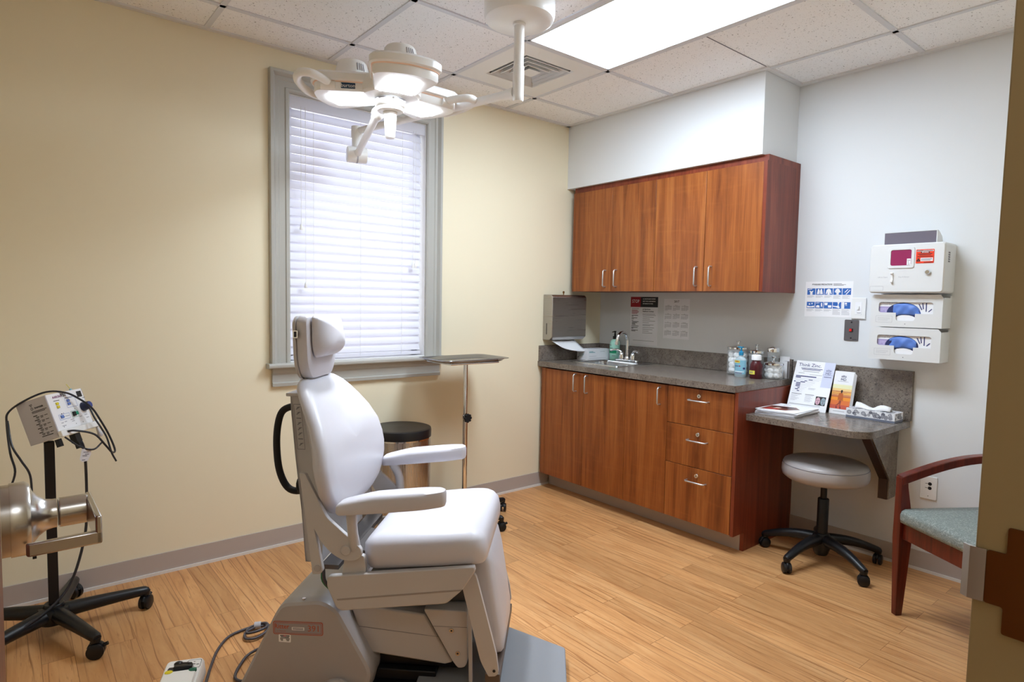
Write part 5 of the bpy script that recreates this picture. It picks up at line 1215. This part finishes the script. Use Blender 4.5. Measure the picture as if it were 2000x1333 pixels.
# cables (tubes in the unit's own space; positions in the room minus UO)
def cable(pts, r=.0038, name='cable', m_=BLKCORD, par=u): return B().tube([V(p)-UO for p in pts], r, 8, 6).build(name, m_, par)
def at_px(): pass
TOP = MU @ V((0,0,0))+UO
P = lambda x, y, z: UO + (MU @ V((x, y, z)))
cable([P(.03,.012,.012), P(.05,.03,.004), P(.1,.055,-.03), P(.13,.06,-.085), P(.165,.05,-.12), P(.2,.04,-.115), P(.19,.045,-.05), P(.165,.05,.02), P(.15,.045,.075), P(.125,.03,.12), P(.09,.012,.158), P(.04,-.02,Ht+.014), P(.0,-.08,Ht+.004), P(-.02,-.135,Ht-.02), P(-.028,-.15,Ht-.06), V((-3.595,-.41,.75)), V((-3.583,-.42,.68)), V((-3.60,-.42,.6)), V((-3.585,-.42,.5))])
cable([P(.14,.045,.075), P(.14,.05,.03), P(.15,.055,-.02), P(.155,.058,-.06), P(.155,.055,-.12), P(.17,.05,-.16)], .0034)
cable([P(-.026,-.145,Ht-.05), V((-3.59,-.415,.78)), V((-3.565,-.42,.72)), V((-3.54,-.42,.66)), V((-3.535,-.425,.56)), V((-3.52,-.43,.48))])
cable([P(.02,.002,-.006), P(.04,.03,-.06), P(.08,.045,-.085), P(.13,.05,-.07)], .0034)
B().box(-.008,.008,-.008,.008,-.03,.0,Matrix.Translation(P(.012,-.02,-.006)-UO) @ MU).build('plug', BLACKP, u)
cable([P(.11,-.02,-.012), P(.115,-.015,-.06), V((-3.362,-.33,.66)), V((-3.362,-.33,.5)), V((-3.372,-.335,.36)), V((-3.42,-.36,.2)), V((-3.485,-.405,.135)), V((-3.56,-.44,.1)), V((-3.63,-.47,.075))], .0052, 'power_cord')
B().box(-.014,.014,-.012,.012,-.034,.0,Matrix.Translation(P(.1,-.02,-.004)-UO) @ MU).box(-.009,.009,-.009,.009,-.06,-.034,Matrix.Translation(P(.103,-.02,-.004)-UO) @ MU).build('power_plug', BLACKP, u)
b = B(); o_ = P(.055,.038,-.075)-UO
tgx, tgz = V((.77,.60,-.2)).normalized(), V((-.12,.0,-1)).normalized()
pts = [(-.02,0),(.018,-.004),(.024,.02),(.012,.046),(-.012,.05),(-.024,.04)]
b.m(0).face([b.bm.verts.new(o_+tgx*x+tgz*z) for x, z in pts])
tn = tgx.cross(tgz)*-.0006
for x0, x1, z in ((-.012,.01,.012),(-.004,.014,.02),(-.014,.006,.026),(-.014,.0,.042)): b.m(1).quad([o_+tn+tgx*x0+tgz*(z-.0015), o_+tn+tgx*x1+tgz*(z-.0015), o_+tn+tgx*x1+tgz*(z+.0015), o_+tn+tgx*x0+tgz*(z+.0015)])
b.build('hang_tag', [TAG, INKG], u)
# ---------------------------------------------------------------- foot control by the chair base
a = math.radians(-23)
f = thing('foot_control', 'white hand-and-foot control box with a black lever on the floor by the chair base', 'controller', (-3.172, -1.045, 0), a)
b = B(); pl = rrect(-.062,.062,-.1,.1,.014)
b.loft([[(x*1.04,y*1.02,.001) for x, y in pl], [(x*1.04,y*1.02,.008) for x, y in pl], [(x*.98,y*.98,.042+.006*(y/.1)) for x, y in pl], [(x*.9,y*.95,.05+.006*(y/.1)) for x, y in pl]])
b.build('control_box', WHITEPL, f, ang=50)
zt = lambda y: .0502+.006*(y/.1)
R = [[(x, y, zt(y)+h) for x, y in rrect(-.054+i, .05-i, -.075+i, .02-i, .012)] for h, i in ((0,0),(.012,.004),(.014,.01))]
B().loft(R).build('raised_step', WHITEPL, f, ang=50)
b = B(); b.face([b.bm.verts.new((-.012+.036*cos(q), .045+.036*sin(q), zt(.05)+.0006)) for q in [PI*i/12 for i in range(13)]]); b.prism(rrect(-.048,.03,.03,.047,.004), .052, .053, 'z'); b.build('lever_slot', mat('slot_dark', rgb(44,44,48), .5), f)
B().box(-.025,.034,.022,.042,.058,.073).ball((-.014,.052,.066), .013, 12, (1.2,1,.8)).tube([(-.014,.055,.06),(.03,.036,.068)], [.011,.009], 10).build('lever', BLACKP, f, bevel=.004)
B().lathe([(.0125,.0585),(.0125,.066),(.004,.068)], (-.036,.012,0), n=20, sy=.8).build('yellow_button', YELLB, f)
B().lathe([(.0125,.0585),(.0125,.066),(.004,.068)], (.038,.012,0), n=20, sy=.8).build('green_button', DKGREEN, f)
b = B(); fr1, fr2 = rrect(.008,.054,.04,.088,.008), rrect(.0095,.0525,.0415,.0865,.007)
b.loft([[(x, y, zt(y)+.0009) for x, y in fr1], [(x, y, zt(y)+.0009) for x, y in fr2]], cap=False)
for x0, x1, y in ((.026,.036,.064),(.014,.022,.058),(.04,.048,.06),(.029,.034,.076),(.028,.034,.05)): b.quad([(x0,y-.0016,zt(y)+.0009),(x1,y-.0016,zt(y)+.0009),(x1,y+.0016,zt(y)+.0009),(x0,y+.0016,zt(y)+.0009)])
b.build('panel_diagram', INK, f)
B().lathe([(.011,.0),(.013,.004),(.012,.014),(.006,.017)], (-.043,-.09,.043), n=8).build('side_knob', BLACKP, f)
ca, sa = cos(-a), sin(-a)
def toF(p): x, y, z = p[0]+3.172, p[1]+1.045, p[2]; return (x*ca-y*sa, x*sa+y*ca, z)
pts = [(-3.15,-1.125,.012),(-3.11,-1.09,.006),(-3.055,-.963,.006),(-3.01,-.87,.006),(-2.955,-.8,.006),(-2.9,-.78,.006),(-2.845,-.782,.008),(-2.815,-.8,.014),(-2.82,-.835,.018),(-2.86,-.845,.018),(-2.892,-.832,.016),(-2.878,-.8,.016),(-2.84,-.79,.016),(-2.81,-.81,.02),(-2.82,-.85,.012),(-2.87,-.878,.01),(-2.905,-.86,.01),(-2.895,-.82,.012),(-2.85,-.8,.012),(-2.8,-.81,.008),(-2.74,-.86,.008)]
B().tube([toF(p) for p in pts], .005, 10, 6).build('cord', CORDM, f)
B().tube([toF((-2.852,-.79,.014)), toF((-2.83,-.8,.014))], .015, 12).build('cable_tie', INKL, f)
# the chair's own cord curling out from behind its base
pts = [(-2.82,-.98,.03),(-2.92,-.975,.012),(-2.97,-1.02,.007),(-3.005,-1.08,.007),(-3.0,-1.12,.007),(-2.96,-1.15,.007)]
inv = Matrix.Rotation(-CR, 4, 'Z')
B().tube([inv @ (V(p)-CO) for p in pts], .0052, 10, 6).build('power_cord', CORDM, c)
# ---------------------------------------------------------------- rolling stool
s = thing('rolling_stool', 'round grey vinyl stool on a black five-star caster base under the writing shelf', 'stool', (-.306, -1.888, 0))
star_base(s, .288, 5, math.radians(172), .125, .075, .062, 0, .03, .045, rcast=.027, clip=False)
B().lathe([(.03,.04),(.036,.05),(.046,.085),(.048,.14),(.034,.155)], n=28).build('hub', BLACKP, s)
B().lathe([(.0275,.1555),(.0275,.335),(.025,.339)], n=24).build('column_sleeve', BLACKP, s)
B().cyl((0,0,.3395),(0,0,.436),.0155,n=20).lathe([(.09,.428),(.1,.438)], n=28).build('gas_column', BLACKP, s)
zs_ = .026
B().lathe([(r_, z_+zs_) for r_, z_ in [(.15,.4125),(.185,.416),(.203,.43),(.208,.45),(.207,.478),(.2025,.49)]], n=56).m(1).lathe([(r_, z_+zs_) for r_, z_ in [(.2032,.489),(.2045,.4905),(.2032,.492)]], n=56).m(0).lathe([(r_, z_+zs_) for r_, z_ in [(.2025,.4912),(.198,.503),(.18,.512),(.12,.518),(.05,.519),(.002,.519)]], n=56).build('seat', [STOOLV, INKG], s, ang=50)
# ---------------------------------------------------------------- guest chair
GA = math.atan2(-.85, -.53)     # local x runs along the chair front (towards the camera side)
g_ = thing('guest_chair', 'cherry wood armchair with a sage grey seat, partly hidden by the door frame', 'chair', (-.617, -2.326, 0), GA)
W_, D_ = .54, .5
def leg(nm, x, y, pts): return B().loft([[(x-w/2,y-d/2+o,z),(x+w/2,y-d/2+o,z),(x+w/2,y+d/2+o,z),(x-w/2,y+d/2+o,z)] for z, w, d, o in pts]).build(nm, CHAIRW, g_, bevel=.002)
# local +y points to the back of the chair
fl_ = [(0,.026,.03,0),(.34,.04,.062,.006),(.48,.036,.05,0),(.57,.034,.034,-.008),(.612,.034,.03,-.01)]
leg('leg', .017, .02, fl_); leg('leg', W_-.017, .02, fl_)
bl_ = [(0,.03,.034,.05),(.4,.04,.05,.0),(.6,.034,.04,.01),(.8,.03,.03,.06)]
leg('leg', .017, D_-.03, bl_); leg('leg', W_-.017, D_-.03, bl_)
def rail(nm, p0, p1, h0, h1, th): 
    d = (V(p1)-V(p0)).normalized(); s_ = V((-d.y,d.x,0))*th/2
    return B().loft([[tuple(V(p0)-s_+V((0,0,h0))), tuple(V(p0)+s_+V((0,0,h0))), tuple(V(p0)+s_+V((0,0,h1))), tuple(V(p0)-s_+V((0,0,h1)))], [tuple(V(p1)-s_+V((0,0,h0))), tuple(V(p1)+s_+V((0,0,h0))), tuple(V(p1)+s_+V((0,0,h1))), tuple(V(p1)-s_+V((0,0,h1)))]]).build(nm, CHAIRW, g_, bevel=.002)
rail('front_rail', (.036,.024,0), (W_-.036,.024,0), .345, .415, .026)
rail('side_rail', (.017,.055,0), (.017,D_-.06,0), .35, .415, .026); rail('side_rail', (W_-.017,.055,0), (W_-.017,D_-.06,0), .35, .415, .026)
ol = rpoly([(.006,-.008),(W_-.006,-.008),(W_-.02,D_-.05),(.02,D_-.05)], [.05,.05,.04,.04], 6)
B().pillow(ol, [(.012,.4155),(.002,.42),(0,.435),(0,.455),(.006,.468),(.02,.476),('s',.75,.482),('s',.4,.486),('s',.03,.487)]).build('seat', FABRIC, g_, ang=60)
for x in (.017, W_-.017):
    pts = []; n = 14
    for i in range(n+1):
        f_ = i/n; pts.append((-.004+.0*f_, .0+f_*(D_+.0), .61+.085*math.sin(f_*PI*.6)))
    rings = []
    for (a_, y, z) in pts:
        rings.append([(x-.02,y,z-.03+.006*(y/D_)),(x+.02,y,z-.03+.006*(y/D_)),(x+.02,y,z+.008),(x-.02,y,z+.008)])
    B().loft(rings).build('arm', CHAIRW, g_, bevel=.003)
rail('back_rail', (.036,D_+.03,0), (W_-.036,D_+.03,0), .74, .8, .026)
B().loft([[(W_/2-.2,D_-.005,.48),(W_/2+.2,D_-.005,.48),(W_/2+.2,D_+.02,.48),(W_/2-.2,D_+.02,.48)],[(W_/2-.2,D_+.02,.735),(W_/2+.2,D_+.02,.735),(W_/2+.2,D_+.045,.735),(W_/2-.2,D_+.045,.735)]]).build('back_panel', FABRIC, g_, bevel=.004)
